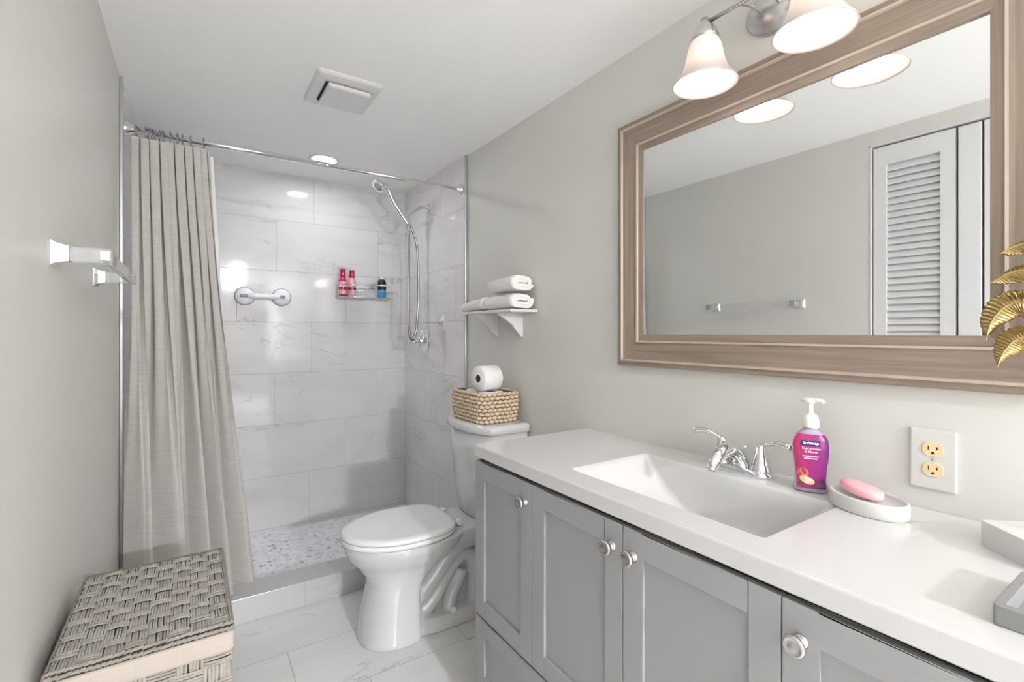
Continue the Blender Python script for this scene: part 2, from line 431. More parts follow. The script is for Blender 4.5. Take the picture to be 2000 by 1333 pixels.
# louvred closet door in the left wall (seen in the mirror)
door = empty('door_1', (XL - 0.02, 0.5, 0), kind='structure')
struct('closet_shade_backing', MB().box((XL - 0.09, DY0 - 0.0, 0), (XL - 0.085, DY1, DZ)), DARK)  # black sheet that puts the closet's shade behind the slats
casing = MB().box((XL - 0.03, DY1 - 0.006, 0), (XL + 0.002, DY1 + 0.0, DZ)).box((XL - 0.03, DY0, DZ - 0.006), (XL + 0.002, DY1, DZ))
struct('trim_4', casing, WHITE)
def leaf(y0, y1, louvre):
    st, t0, t1 = 0.05, XL - 0.036, XL - 0.008
    z0, z1 = 0.015, DZ - 0.014
    f = MB()
    if louvre:
        f.box((t0, y0, z0), (t1, y0 + st, z1)).box((t0, y1 - st, z0), (t1, y1, z1))
        for a, b in ((z0, z0 + 0.12), (0.98, 1.07), (z1 - 0.085, z1)): f.box((t0, y0 + st, a), (t1, y1 - st, b))
        o = f.build('door_panel', WHITE, door)
        s = MB()
        for a, b in ((z0 + 0.12, 0.98), (1.07, z1 - 0.085)):
            n = int((b - a) / 0.0305)
            for k in range(n):
                z = a + (k + 0.5) * (b - a) / n
                m = Matrix.Translation((XL - 0.022, (y0 + y1) / 2, z)) @ Matrix.Rotation(math.radians(60), 4, 'Y')
                s.box((-0.0195, -(y1 - y0) / 2 + st, -0.0032), (0.019, (y1 - y0) / 2 - st, 0.0032), m)
        s.build('louvre_slats', WHITE, door)
    else:
        f.box((t0, y0, z0), (t1, y1, z1)); f.build('door_panel', WHITE, door, bevel=0.002)
leaf(0.640, 0.933, True)
leaf(0.560, 0.632, False)
leaf(0.03, 0.552, False)

# ------------------------------------------------------------------ vanity cabinet
XF = 0.768
van = empty('vanity_cabinet', (1.0, 0.70, 0), 'grey shaker vanity cabinet with round nickel knobs under the white countertop', 'vanity')
vb = MB().box((XF, 0.07, 0.085), (XR - 0.003, 0.088, 0.822)).box((XF, 1.320, 0.085), (XR - 0.003, 1.338, 0.822)).box((XF, 0.088, 0.085), (XF + 0.02, 1.320, 0.822))
vb.box((XR - 0.02, 0.088, 0.085), (XR - 0.003, 1.320, 0.822)).box((XF + 0.02, 0.088, 0.085), (XR - 0.02, 1.320, 0.10)).box((XF + 0.05, 0.09, 0.0), (XR - 0.02, 1.32, 0.085))
vb.build('cabinet_body', CAB, van)
MB().box((XF - 0.0015, 0.075, 0.10), (XF, 1.333, 0.8215)).build('gap_shade_sheet', DARK, van)  # black sheet painting shade into the gaps between doors and drawers


def shaker(name, y0, y1, z0, z1, st=0.052):
    """door or drawer front: frame with recessed panel."""
    xa, xb, xc = XF - 0.0195, XF - 0.0015, XF - 0.0125
    m = MB()
    m.box((xa, y0, z0), (xb, y0 + st, z1)).box((xa, y1 - st, z0), (xb, y1, z1))
    m.box((xa, y0 + st, z0), (xb, y1 - st, z0 + st)).box((xa, y0 + st, z1 - st), (xb, y1 - st, z1))
    d = m.build(name, CAB, van, bevel=0.0012)
    MB().box((xc, y0 + st - 0.001, z0 + st - 0.001), (xb, y1 - st + 0.001, z1 - st + 0.001)).build('panel', CAB, d)
    return d


def knob(y, z, parent):
    prof = [(0.0001, 0), (0.0105, 0), (0.0115, 0.002), (0.0085, 0.004), (0.006, 0.006), (0.0055, 0.013), (0.009, 0.016), (0.0155, 0.019), (0.0165, 0.022), (0.0155, 0.025), (0.0125, 0.0265), (0.0115, 0.0255), (0.006, 0.027), (0.0001, 0.0275)]
    MB().lathe(prof, (XF - 0.0195, y, z), (-1, 0, 0), 28).build('knob', NICKEL, parent)


g = 0.0012
for (y0, y1, ky) in ((1.034, 1.337, 1.062), (0.711, 1.034, 0.741), (0.386, 0.711, 0.681), (0.073, 0.386, 0.357)):
    d = shaker('door', y0 + g, y1 - g, 0.334, 0.8125); knob(ky, 0.760, d)
for (y0, y1) in ((0.707, 1.337), (0.073, 0.707)):
    d = shaker('drawer', y0 + g, y1 - g, 0.102, 0.328); knob((y0 + y1) / 2, 0.215, d)

# ------------------------------------------------------------------ countertop with moulded basin
ct = empty('countertop', (0.99, 0.70, 0.8225), 'glossy white vanity countertop with rectangular basin moulded in', 'countertop')
N = 10
rings = []
cx, cy, hx, hy = (0.748 + XR - 0.001) / 2, (0.062 + 1.345) / 2, (XR - 0.001 - 0.748) / 2, (1.345 - 0.062) / 2
rings.append(rrect(cx, cy, hx - 0.003, hy - 0.003, 0.004, 0.8225, N))
rings.append(rrect(cx, cy, hx, hy, 0.006, 0.8255, N))
rings.append(rrect(cx, cy, hx, hy, 0.006, 0.856, N))
rings.append(rrect(cx, cy, hx - 0.0015, hy - 0.0015, 0.006, 0.859, N))
rings.append(rrect(cx, cy, hx - 0.004, hy - 0.004, 0.006, 0.860, N))
def basin_ring(x0, x1, y0, y1, r, z): return rrect((x0 + x1) / 2, (y0 + y1) / 2, (x1 - x0) / 2, (y1 - y0) / 2, r, z, N)
rings.append(basin_ring(0.822, 1.114, 0.452, 0.966, 0.010, 0.860))
sl = MB().loft(rings, False, False, smooth=False)
sl.add([rings[0][0], rings[0][-1]], [])
slab = sl.build('slab', COUNTER, ct)
b_r = [rings[-1]]
for x0, x1, y0, y1, r, z in ((0.8235, 1.1115, 0.456, 0.962, 0.012, 0.8585), (0.828, 1.107, 0.466, 0.951, 0.016, 0.850), (0.833, 1.104, 0.485, 0.930, 0.022, 0.820),
                            (0.838, 1.101, 0.510, 0.900, 0.03, 0.785), (0.845, 1.098, 0.545, 0.866, 0.04, 0.757), (0.856, 1.088, 0.585, 0.828, 0.05, 0.738), (0.88, 1.065, 0.62, 0.78, 0.06, 0.730), (0.95, 0.99, 0.69, 0.73, 0.02, 0.727)):
    b_r.append(basin_ring(x0, x1, y0, y1, r, z))
MB().loft(b_r, False, True).build('sink_basin', COUNTER, ct)
MB().lathe([(0.0001, 0.0), (0.014, 0.001), (0.020, 0.003), (0.022, 0.001), (0.022, -0.002)], (0.97, 0.71, 0.729)).build('drain', CHROME, ct)

# ------------------------------------------------------------------ faucet
FX, FY, FZ = 1.170, 0.705, 0.8602
fa = empty('faucet', (FX, FY, FZ), 'chrome two-lever centerset faucet behind the sink basin', 'faucet')
base = []
for z, k, r in ((0, 1.0, 0.028), (0.006, 1.0, 0.028), (0.012, 0.93, 0.026), (0.016, 0.82, 0.022)):
    base.append(rrect(FX, FY, 0.030 * k, 0.082 * (k * 0.5 + 0.5), r, FZ + z, 8))
MB().loft(base).build('base_plate', CHROME, fa)
sp = catmull([(FX + 0.006, FY, FZ + 0.012), (FX - 0.004, FY, FZ + 0.038), (FX - 0.035, FY, FZ + 0.060), (FX - 0.075, FY, FZ + 0.060), (FX - 0.108, FY, FZ + 0.044), (FX - 0.122, FY, FZ + 0.028)], 8)
MB().tube(sp, [0.024 - 0.011 * i / (len(sp) - 1) for i in range(len(sp))], 20).lathe([(0.012, 0), (0.0125, 0.012), (0.0105, 0.014), (0.0001, 0.013)], (FX - 0.119, FY, FZ + 0.032), (-0.45, 0, -1), 20).build('spout', CHROME, fa)
MB().tube([(FX + 0.020, FY, FZ + 0.01), (FX + 0.020, FY, FZ + 0.058)], 0.0028, 8).lathe([(0.0001, 0), (0.006, 0.001), (0.0065, 0.006), (0.0001, 0.010)], (FX + 0.020, FY, FZ + 0.056), n=16).build('lift_rod', CHROME, fa)
for sgn in (1, -1):
    hyy = FY + sgn * 0.052
    h = MB().lathe([(0.0255, 0.010), (0.025, 0.018), (0.021, 0.024), (0.0215, 0.028), (0.019, 0.032), (0.0165, 0.040), (0.0135, 0.060), (0.012, 0.068), (0.0125, 0.072), (0.010, 0.079), (0.0001, 0.082)], (FX, hyy, FZ), n=24)
    lv = catmull([(FX, hyy - sgn * 0.006, FZ + 0.074), (FX - 0.002, hyy + sgn * 0.02, FZ + 0.083), (FX - 0.006, hyy + sgn * 0.045, FZ + 0.090), (FX - 0.010, hyy + sgn * 0.072, FZ + 0.087)], 6)
    n = len(lv)
    h.tube(lv, [0.0065 - 0.0025 * (1 - i / n) + 0.003 * (i / n) ** 2 for i in range(n)], 12, ry=0.009)
    h.lathe([(0.0001, -0.002), (0.009, 0.0), (0.0095, 0.004), (0.006, 0.008), (0.0001, 0.009)], lv[-1], (0, sgn, -0.05), 16)
    h.build('lever_handle', CHROME, fa)

# ------------------------------------------------------------------ soap dispenser
LZ = 0.8602
ds = empty('soap_dispenser', (1.160, 0.533, LZ), 'purple pump bottle of hand soap with cream pump, right of the faucet', 'soap dispenser', rz=math.radians(-62))
# local frame: +x across the label, -y towards the viewer
def body_ring(hw, hd, z, n=36, e=2.6):
    out = []
    for i in range(n):
        a = 2 * PI * i / n; c, s_ = math.cos(a), math.sin(a)
        out.append(Vector((hw * math.copysign(abs(c) ** (2 / e), c), hd * math.copysign(abs(s_) ** (2 / e), s_), z)))
    return out
prof = [(0.0325, 0.022, 0.0), (0.0345, 0.0235, 0.003), (0.0335, 0.0225, 0.012), (0.0305, 0.021, 0.030), (0.0325, 0.022, 0.055), (0.0365, 0.0235, 0.085), (0.0375, 0.0235, 0.100), (0.0345, 0.022, 0.118), (0.027, 0.019, 0.130), (0.016, 0.0145, 0.137), (0.0135, 0.0135, 0.139), (0.0135, 0.0135, 0.145)]
MB().loft([body_ring(*p) for p in prof]).build('bottle', LILAC, ds, local=True, sub=1)
# printed label wrapped on the front
def front_y(x, z, extra=0.0):
    for k in range(len(prof) - 1):
        if prof[k][2] <= z <= prof[k + 1][2]:
            t = (z - prof[k][2]) / (prof[k + 1][2] - prof[k][2]); hw = prof[k][0] * (1 - t) + prof[k + 1][0] * t; hd = prof[k][1] * (1 - t) + prof[k + 1][1] * t
            u = min(0.999, abs(x) / hw); return -hd * (1 - u ** 2.6) ** (1 / 2.6) - 0.0006 - extra
    return -0.02
lab = MB(); nx, nz = 20, 28; vs = []; z0l, z1l = 0.010, 0.129
def lab_hw(z):
    for k in range(len(prof) - 1):
        if prof[k][2] <= z <= prof[k + 1][2]:
            t = (z - prof[k][2]) / (prof[k + 1][2] - prof[k][2]); return (prof[k][0] * (1 - t) + prof[k + 1][0] * t)
for j in range(nz + 1):
    z = z0l + (z1l - z0l) * j / nz; hw = lab_hw(z) * (0.93 if z > 0.03 else 0.90 - (0.03 - z) * 3)
    for i in range(nx + 1):
        x = -hw + 2 * hw * i / nx; vs.append((x, front_y(x, z, 0.0004), z))
fs = [(j * (nx + 1) + i, j * (nx + 1) + i + 1, (j + 1) * (nx + 1) + i + 1, (j + 1) * (nx + 1) + i) for j in range(nz) for i in range(nx)]
lab.add(vs, fs); labo = lab.build('label_print', LABEL, ds, local=True)
TM = lambda x, z, dy=0.0016: Matrix.Translation((x, front_y(x, z, dy), z)) @ Matrix.Rotation(PI / 2, 4, 'X')
MB().box((-0.0185, -0.0006, -0.0062), (0.0165, 0.0006, 0.0062), Matrix.Translation((0, front_y(0, 0.110, 0.0006), 0.110))).build('logo_panel', LOGOB, labo, local=True, bevel=0.002)
text_mesh('Softsoap', 0.0088, TXTW, labo, 'lettering', TM(-0.001, 0.1105, 0.0014), bold=0.0001)
text_mesh('Pomegranate', 0.0068, TXTP, labo, 'lettering', TM(0, 0.0985, 0.0012), bold=0.0002)
text_mesh('& Mango', 0.0068, TXTP, labo, 'lettering', TM(0, 0.0915, 0.0012), bold=0.0002)
sl_ = MB()
for k, w in enumerate((0.017, 0.014)): sl_.box((-w, -0.0003, -0.0012), (w * 0.8, 0.0003, 0.0012), Matrix.Translation((0, front_y(0, 0.08, 0.0009), 0.0815 - 0.005 * k)))
sl_.build('small_print', TXTP, labo, local=True)
def blob(x, z, rx, rz_, mtl, name, n=20, rot=0.0, dy=0.0009):
    vs = []
    for i in range(n):
        a = 2 * PI * i / n; u, w = rx * math.cos(a), rz_ * math.sin(a); xx = x + u * math.cos(rot) - w * math.sin(rot); zz = z + u * math.sin(rot) + w * math.cos(rot)
        vs.append(Vector((xx, front_y(xx, max(0.002, zz), dy), zz)))
    MB().add(vs, [list(range(n))], False).build(name, mtl, labo, local=True)
blob(-0.016, 0.044, 0.011, 0.010, ORANGE, 'printed_fruit'); blob(-0.008, 0.028, 0.015, 0.008, CREAM, 'printed_fruit', rot=-0.35, dy=0.0013)
blob(-0.020, 0.019, 0.006, 0.004, LEAFG, 'printed_leaf', rot=0.5); blob(0.017, 0.018, 0.007, 0.005, LEAFG, 'printed_leaf')
pm = MB().lathe([(0.0165, 0.142), (0.0170, 0.146), (0.0165, 0.158), (0.0150, 0.166), (0.011, 0.171), (0.0065, 0.173), (0.0055, 0.176), (0.0055, 0.198), (0.0001, 0.198)], n=24)
pm.lathe([(0.0001, 0.198), (0.009, 0.197), (0.0125, 0.199), (0.012, 0.204), (0.008, 0.207), (0.0001, 0.208)], n=24, sy=0.75)
pm.tube(catmull([(0.0, 0, 0.2025), (0.012, -0.006, 0.204), (0.020, -0.010, 0.203), (0.025, -0.012, 0.200)], 5), 0.0045, 10).tube([(0, 0, 0.2025), (-0.017, 0.007, 0.203)], 0.0048, 10)
pm.build('pump', PUMP, ds, local=True)
MB().lathe([(0.0001, 0.1385), (0.0145, 0.139), (0.0145, 0.1425), (0.0001, 0.143)], n=24).build('collar', LILAC, ds, local=True)

# ------------------------------------------------------------------ soap dish and soap
DX, DY_ = 1.128, 0.412
sd = []
def oval(a, b, z, n=48, cx=DX, cy=DY_, rot=math.radians(72)):
    out = []
    for i in range(n):
        t = 2 * PI * i / n; u, w = a * math.cos(t), b * math.sin(t)
        out.append(Vector((cx + u * math.cos(rot) - w * math.sin(rot), cy + u * math.sin(rot) + w * math.cos(rot), z)))
    return out
A, B = 0.074, 0.051
for k, dz in ((0.95, 0), (1.0, 0.003), (1.0, 0.026), (0.985, 0.029), (0.96, 0.030), (0.91, 0.0295), (0.88, 0.025), (0.84, 0.0215), (0.5, 0.020)): sd.append(oval(A * k, B * k - (0.002 if k < 0.95 else 0), LZ + dz))
dish = MB().loft(sd).build('soap_dish', MARBLE, origin=(DX, DY_, LZ)); tag(dish, 'oval white marble soap dish on the counter holding pink soap', 'soap dish')
so = []
for k, dz in ((0.80, 0.0), (0.96, 0.004), (1.0, 0.010), (0.98, 0.016), (0.86, 0.0205), (0.5, 0.0225), (0.1, 0.023)): so.append([Vector((v.x, v.y, v.z + 0.10 * (v.y - DY_))) for v in oval(0.043 * k, 0.026 * k, LZ + 0.0235 + dz, cx=DX + 0.008, cy=DY_ + 0.013)])
soap = MB().loft(so).build('bar_soap', PINKSOAP, origin=(DX + 0.008, DY_ + 0.013, LZ + 0.024), sub=1); tag(soap, 'pink oval bar of soap lying on the marble dish', 'soap')

# ------------------------------------------------------------------ wall outlet
ol = empty('wall_outlet', (XR, 0.337, 0.962), 'white wall outlet plate with two ivory sockets above the counter', 'outlet')
MB().box((XR - 0.006, 0.3005, 0.902), (XR, 0.3745, 1.022)).build('cover_plate', PLATE, ol, bevel=0.003)
for zz in (0.982, 0.942):
    fcp = [(0.0165 * math.cos(2 * PI * i / 32), max(-0.0135, min(0.0135, 0.0165 * math.sin(2 * PI * i / 32)))) for i in range(32)]
    s_ = MB().loft([[Vector((XR - d, 0.337 + a, zz + b)) for a, b in fcp] for d in (0.005, 0.0075)], smooth=False).build('socket', IVORY, ol)
    sl_ = MB().box((XR - 0.0079, 0.3425, zz - 0.001), (XR - 0.0074, 0.3445, zz + 0.0065)).box((XR - 0.0079, 0.3295, zz), (XR - 0.0074, 0.3315, zz + 0.006)).lathe([(0.0024, 0), (0.0024, 0.0005)], (XR - 0.0074, 0.337, zz - 0.007), (-1, 0, 0), 12)
    sl_.build('slots', BLACK, s_)
MB().lathe([(0.003, 0), (0.0025, 0.001), (0.0001, 0.0014)], (XR - 0.0058, 0.337, 0.962), (-1, 0, 0), 14).build('screw', NICKEL, ol)

# ------------------------------------------------------------------ palm ornament on marble base, concrete tray
om = empty('palm_ornament', (1.110, 0.164, LZ), 'gold metal palm leaf ornament on a square white marble base at the counter end', 'ornament', rz=math.radians(48))
mb = MB().loft([rrect(0, 0, 0.055 * k, 0.055 * k, 0.004, z) for k, z in ((1.0, 0), (1.0, 0.038), (0.985, 0.040))], smooth=False).build('marble_base', MARBLE, om, local=True)
RZ = Matrix.Rotation(-math.radians(48), 4, 'Z')
def loc(p): return RZ @ Vector(p)          # world offset from ornament base -> ornament frame
stem = catmull([loc(p) for p in ((0, 0, 0.038), (0.004, -0.004, 0.16), (-0.003, 0.002, 0.30), (0.0, 0.0, 0.44), (0.0, 0.004, 0.50))], 8)
MB().tube(stem, 0.0042, 10).build('stem', GOLD, om, local=True)
def palm_leaf(pts, width, face=(-0.9, -0.25, 0.35), curl=0.010, ribs=24):
    cu = catmull(pts, 22); n = len(cu); m = MB(); face = Vector(face).normalized(); vs = []; K = 6
    for i, p in enumerate(cu):
        t = (cu[min(i + 1, n - 1)] - cu[max(i - 1, 0)]).normalized(); side = t.cross(face).normalized(); nrm = side.cross(t).normalized()
        u = i / (n - 1); w = width * math.sin(PI * min(1, u * 0.90 + 0.10)) ** 0.95
        for k in range(-K, K + 1):
            q = k / K; a = abs(q); wave = math.sin(2 * PI * (u * ribs - a * 1.3))
            ww = w * (1 + 0.05 * wave * (a > 0.9))
            vs.append(p + side * (ww * q) + nrm * (-curl * a ** 1.5 + 0.0021 * wave * min(1, a * 3)) - t * (0.006 * a))
    W_ = 2 * K + 1
    fs = [(a * W_ + b, a * W_ + b + 1, (a + 1) * W_ + b + 1, (a + 1) * W_ + b) for a in range(n - 1) for b in range(2 * K)]
    m.add([loc(v) for v in vs], fs)
    m.tube([loc(p) for p in cu], [0.0026 - 0.0016 * i / n for i in range(n)], 8)
    o = m.build('palm_leaf', GOLD, om, local=True)
    s = o.modifiers.new('solid', 'SOLIDIFY'); s.thickness = 0.0012
palm_leaf([(0.001, 0, 0.380), (-0.004, 0.022, 0.402), (-0.008, 0.045, 0.398), (-0.012, 0.062, 0.372), (-0.014, 0.068, 0.342)], 0.025)
palm_leaf([(0.001, 0, 0.330), (-0.003, 0.018, 0.348), (-0.006, 0.036, 0.342), (-0.010, 0.049, 0.320), (-0.012, 0.055, 0.298)], 0.022)
palm_leaf([(0.001, 0, 0.452), (-0.004, 0.020, 0.456), (-0.008, 0.042, 0.450), (-0.012, 0.063, 0.436)], 0.023, face=(-0.75, -0.2, 0.75))
palm_leaf([(0.001, 0, 0.492), (-0.004, 0.016, 0.498), (-0.008, 0.034, 0.494), (-0.012, 0.052, 0.483)], 0.020, face=(-0.7, -0.2, 0.8))
palm_leaf([(0, 0, 0.43), (0.02, -0.02, 0.462), (0.04, -0.04, 0.455), (0.058, -0.055, 0.42)], 0.019, face=(-0.5, 0.1, 0.8))
palm_leaf([(0, 0, 0.35), (0.02, -0.02, 0.385), (0.04, -0.04, 0.375), (0.058, -0.06, 0.335)], 0.019, face=(-0.5, 0.1, 0.8))
palm_leaf([(0, 0.004, 0.495), (-0.006, 0.004, 0.53), (-0.016, 0.006, 0.56), (-0.034, 0.008, 0.575)], 0.016, face=(-0.9, -0.25, -0.35))

tr = MB(); r0 = []
x0, x1, y0, y1 = 0.812, 0.958, 0.065, 0.1665
for ins, z, r in ((0.001, 0, 0.004), (0, 0.002, 0.004), (0, 0.024, 0.004), (0.001, 0.025, 0.004), (0.010, 0.025, 0.003), (0.011, 0.024, 0.003), (0.013, 0.009, 0.003)):
    r0.append(rrect((x0 + x1) / 2, (y0 + y1) / 2, (x1 - x0) / 2 - ins, (y1 - y0) / 2 - ins, r, LZ + z))
tray = tr.loft(r0, smooth=False).build('vanity_tray', GREYC, origin=((x0 + x1) / 2, (y0 + y1) / 2, LZ)); tag(tray, 'small grey concrete tray at the right end of the countertop', 'tray')

# ------------------------------------------------------------------ mirror
MY0, MY1, MZ0, MZ1 = 0.150, 1.175, 1.105, 1.912
FWD = 0.104
mr = empty('wall_mirror', (XR, (MY0 + MY1) / 2, MZ0), 'large wall mirror in a taupe wood frame above the vanity', 'mirror')
PROF = [(0, 0.001), (0, 0.020), (0.004, 0.022), (0.016, 0.022), (0.016, 0.020)]
BE1 = [(0.015, 0.018), (0.0155, 0.026), (0.021, 0.027), (0.0225, 0.018)]
PROF2 = [(0.0215, 0.005), (0.0215, 0.0195), (0.026, 0.0185), (0.070, 0.0155), (0.0775, 0.0165), (0.078, 0.005)]
BE2 = [(0.0775, 0.008), (0.078, 0.0185), (0.083, 0.0185), (0.0845, 0.008)]
PROF3 = [(0.084, 0.004), (0.084, 0.0135), (0.090, 0.0125), (0.1035, 0.0105), (FWD, 0.009), (FWD, 0.003)]
def side_loft(prof, side):
    def corner(i, c):
        ins = i
        return {'bl': (MY1 - ins, MZ0 + ins), 'br': (MY0 + ins, MZ0 + ins), 'tr': (MY0 + ins, MZ1 - ins), 'tl': (MY1 - ins, MZ1 - ins)}[c]
    a, b = {'bottom': ('bl', 'br'), 'top': ('tl', 'tr'), 'left': ('bl', 'tl'), 'right': ('br', 'tr')}[side]
    ra = [Vector((XR - x, *corner(i, a))) for i, x in prof]; rb = [Vector((XR - x, *corner(i, b))) for i, x in prof]
    return MB().loft([ra, rb], smooth=False)
for side, nm in (('bottom', 'frame_rail'), ('top', 'frame_rail'), ('left', 'frame_stile'), ('right', 'frame_stile')):
    w, bd = (WOOD_H, BEAD_H) if nm == 'frame_rail' else (WOOD_V, BEAD_V)
    m = MB()
    for pf in (PROF, PROF2, PROF3):
        q = side_loft(pf, side); m.add(q.v, q.f, False)
    o = m.build(nm, w, mr)
    m = MB()
    for pf in (BE1, BE2):
        q = side_loft(pf, side); m.add(q.v, q.f, False)
    m.build('bead_moulding', bd, o)
GY = -0.0032
gl = MB().add([(XR - 0.0058 + GY, MY1 - 0.100, MZ0 + 0.100), (XR - 0.0058 - GY, MY0 + 0.100, MZ0 + 0.100), (XR - 0.0058 - GY, MY0 + 0.100, MZ1 - 0.100), (XR - 0.0058 + GY, MY1 - 0.100, MZ1 - 0.100),
               (XR - 0.002, MY1 - 0.100, MZ0 + 0.100), (XR - 0.002, MY0 + 0.100, MZ0 + 0.100), (XR - 0.002, MY0 + 0.100, MZ1 - 0.100), (XR - 0.002, MY1 - 0.100, MZ1 - 0.100)],
              [(0, 1, 2, 3), (4, 5, 6, 7), (0, 1, 5, 4), (1, 2, 6, 5), (2, 3, 7, 6), (3, 0, 4, 7)], False)
gl.build('mirror_glass', MIRROR, mr)

# ------------------------------------------------------------------ vanity light
vl = empty('vanity_light', (XR, 0.622, 2.03), 'brushed nickel wall light with two frosted bell shades above the mirror', 'light fixture')
MB().lathe([(0.062, 0.0), (0.062, 0.006), (0.058, 0.012), (0.052, 0.016), (0.046, 0.030), (0.034, 0.042), (0.016, 0.050), (0.0001, 0.052)], (XR, 0.642, 2.035), (-1, 0, 0), 40, sy=1.35).build('backplate', NICKEL, vl)
for s in (-1, 1):
    MB().tube(catmull([(XR - 0.03, 0.642 + s * 0.022, 2.020), (XR - 0.09, 0.642 + s * 0.026, 2.022), (1.094, 0.642 + s * 0.026, 2.006)], 6), 0.0042, 10).build('arm', NICKEL, vl)
MB().tube([(1.09, 0.775, 2.002), (1.09, 0.472, 2.002)], 0.0055, 12).build('cross_bar', NICKEL, vl)
for yy in (0.753, 0.494):
    MB().lathe([(0.0001, 0.058), (0.010, 0.056), (0.012, 0.046), (0.018, 0.040), (0.026, 0.030), (0.033, 0.012), (0.034, 0.0), (0.032, -0.001)], (1.09, yy, 1.958), n=32).build('shade_holder', NICKEL, vl)
    sh = MB().lathe([(0.029, 0.118), (0.034, 0.110), (0.040, 0.095), (0.044, 0.075), (0.048, 0.055), (0.056, 0.034), (0.067, 0.017), (0.0765, 0.006), (0.079, 0.001), (0.0775, 0.0), (0.075, 0.005),
                     (0.0655, 0.0165), (0.0545, 0.0335), (0.0465, 0.0545), (0.0425, 0.0745), (0.0385, 0.0945), (0.0325, 0.109), (0.028, 0.1165)], (1.09, yy, 1.846), n=48, cap0=False, cap1=False)
    o = sh.build('bell_shade', SHADE, vl)
    MB().lathe([(0.012, 0.105), (0.013, 0.085), (0.020, 0.070), (0.029, 0.052), (0.030, 0.040), (0.024, 0.024), (0.012, 0.015), (0.0001, 0.013)], (1.09, yy, 1.846), n=24).build('bulb', BULB, o)

# ------------------------------------------------------------------ ceiling items
fan = empty('exhaust_fan', (0.50, 1.955, ZC), 'white square exhaust fan cover on the ceiling', 'exhaust fan')
MB().loft([rrect(0.497, 1.958, 0.120 - a, 0.142 - a, 0.012, ZC - z) for a, z in ((0, 0), (0, 0.006), (0.008, 0.012), (0.030, 0.015))], smooth=False).build('grille_frame', WHITE, fan)
MB().box((0.416, 1.875, ZC - 0.020), (0.576, 2.035, ZC - 0.014)).build('grille_gap_shade', DARK, fan)  # black slip painting shade into the slot beside the panel
MB().loft([rrect(0.503, 1.955, 0.080 + a, 0.090 + a, 0.010, ZC - z) for a, z in ((0, 0.020), (0.0, 0.032), (-0.006, 0.035))], smooth=False).build('grille_panel', WHITE, fan)
dl = empty('recessed_light', (0.605, 2.77, ZC), 'lit round recessed ceiling light inside the shower', 'ceiling light')
MB().lathe([(0.080, 0), (0.080, 0.003), (0.066, 0.006), (0.060, 0.002), (0.060, 0.0)], (0.605, 2.77, ZC), (0, 0, -1), 40, cap0=False, cap1=False).build('trim_ring', WHITE, dl)
MB().lathe([(0.0001, 0.0015), (0.061, 0.0015)], (0.605, 2.77, ZC), (0, 0, -1), 40, cap0=False, cap1=False).build('diffuser', DOWN, dl)

for ly, lr, em, lb in ((-1.45, 0.8, HALL, 'small lit round ceiling light of the hallway, the one nearer the bathroom'), (-3.3, 1.3, FAR_FILL, 'larger unseen round fill light added at the far end of the hallway')):  # the far light is unseen, added to even out the lighting
    hl = empty('hall_light_and_fill', (0.55, ly, ZC), lb, 'ceiling light')
    MB().lathe([(0.12 * lr, 0), (0.122 * lr, 0.012), (0.115 * lr, 0.02), (0.10 * lr, 0.02)], (0.55, ly, ZC), (0, 0, -1), 40, cap1=False).build('lamp_base', NICKEL, hl)
    MB().lathe([(0.095 * lr, 0.018), (0.092 * lr, 0.026), (0.08 * lr, 0.034), (0.05 * lr, 0.040), (0.0001, 0.042)], (0.55, ly, ZC), (0, 0, -1), 40, cap0=False).build('diffuser_bowl', em, hl)

# ------------------------------------------------------------------ shower rod, rings, curtain
RY, RZ_ = 2.332, 1.990
rod = empty('shower_rod', (XL, RY, RZ_), 'chrome shower curtain rod spanning the shower opening', 'curtain rod')
MB().tube([(XL + 0.012, RY, RZ_), (0.52, RY, RZ_)], 0.0125, 20).build('outer_tube', CHROME, rod)
MB().tube([(0.50, RY, RZ_), (XR - 0.018, RY, RZ_)], 0.0105, 20).build('inner_tube', CHROME, rod)
MB().lathe([(0.0125, 0), (0.0135, 0.001), (0.0135, 0.012), (0.0125, 0.013)], (0.515, RY, RZ_), (1, 0, 0), 20).build('collar', CHROME, rod)
for xx, sg in ((XL + 0.0085, 1), (XR - 0.0155, -1)):
    MB().lathe([(0.026, 0), (0.027, 0.004), (0.024, 0.012), (0.018, 0.020), (0.014, 0.030), (0.0125, 0.036)], (xx, RY, RZ_), (sg, 0, 0), 28).build('end_flange', CHROME, rod)

NF = 9
def cx_top(s): return -0.188 + 0.245 * s
ring_x = [cx_top((k + 0.5) / NF) for k in range(NF)]
def ring_mesh():
    pts = [(0, 0.017 * math.cos(a), -0.004 + 0.021 * math.sin(a)) for a in [2 * PI * i / 24 for i in range(24)]]
    m = MB().tube(pts, 0.0014, 6, closed=True)
    for k in (-1, 1): m.lathe([(0.0001, -0.0035), (0.0035, 0), (0.0001, 0.0035)], (0, k * 0.006, 0.0165), n=8)
    return m
first = None
for x in (-0.175, -0.146, -0.138, -0.127, -0.118, -0.104, -0.092, -0.070, -0.046, -0.030, -0.002, 0.042):
    if first is None:
        o = first = ring_mesh().build('curtain_ring', HOSE, origin=(0, 0, 0))
    else:
        o = first.copy(); COL.objects.link(o)
    o.location = (x, RY, RZ_ - 0.003); o.rotation_euler = (0, 0, random.uniform(-0.2, 0.2))
    tag(o, 'thin chrome ring on the rod holding the grey curtain', 'curtain ring', 'shower curtain rings')

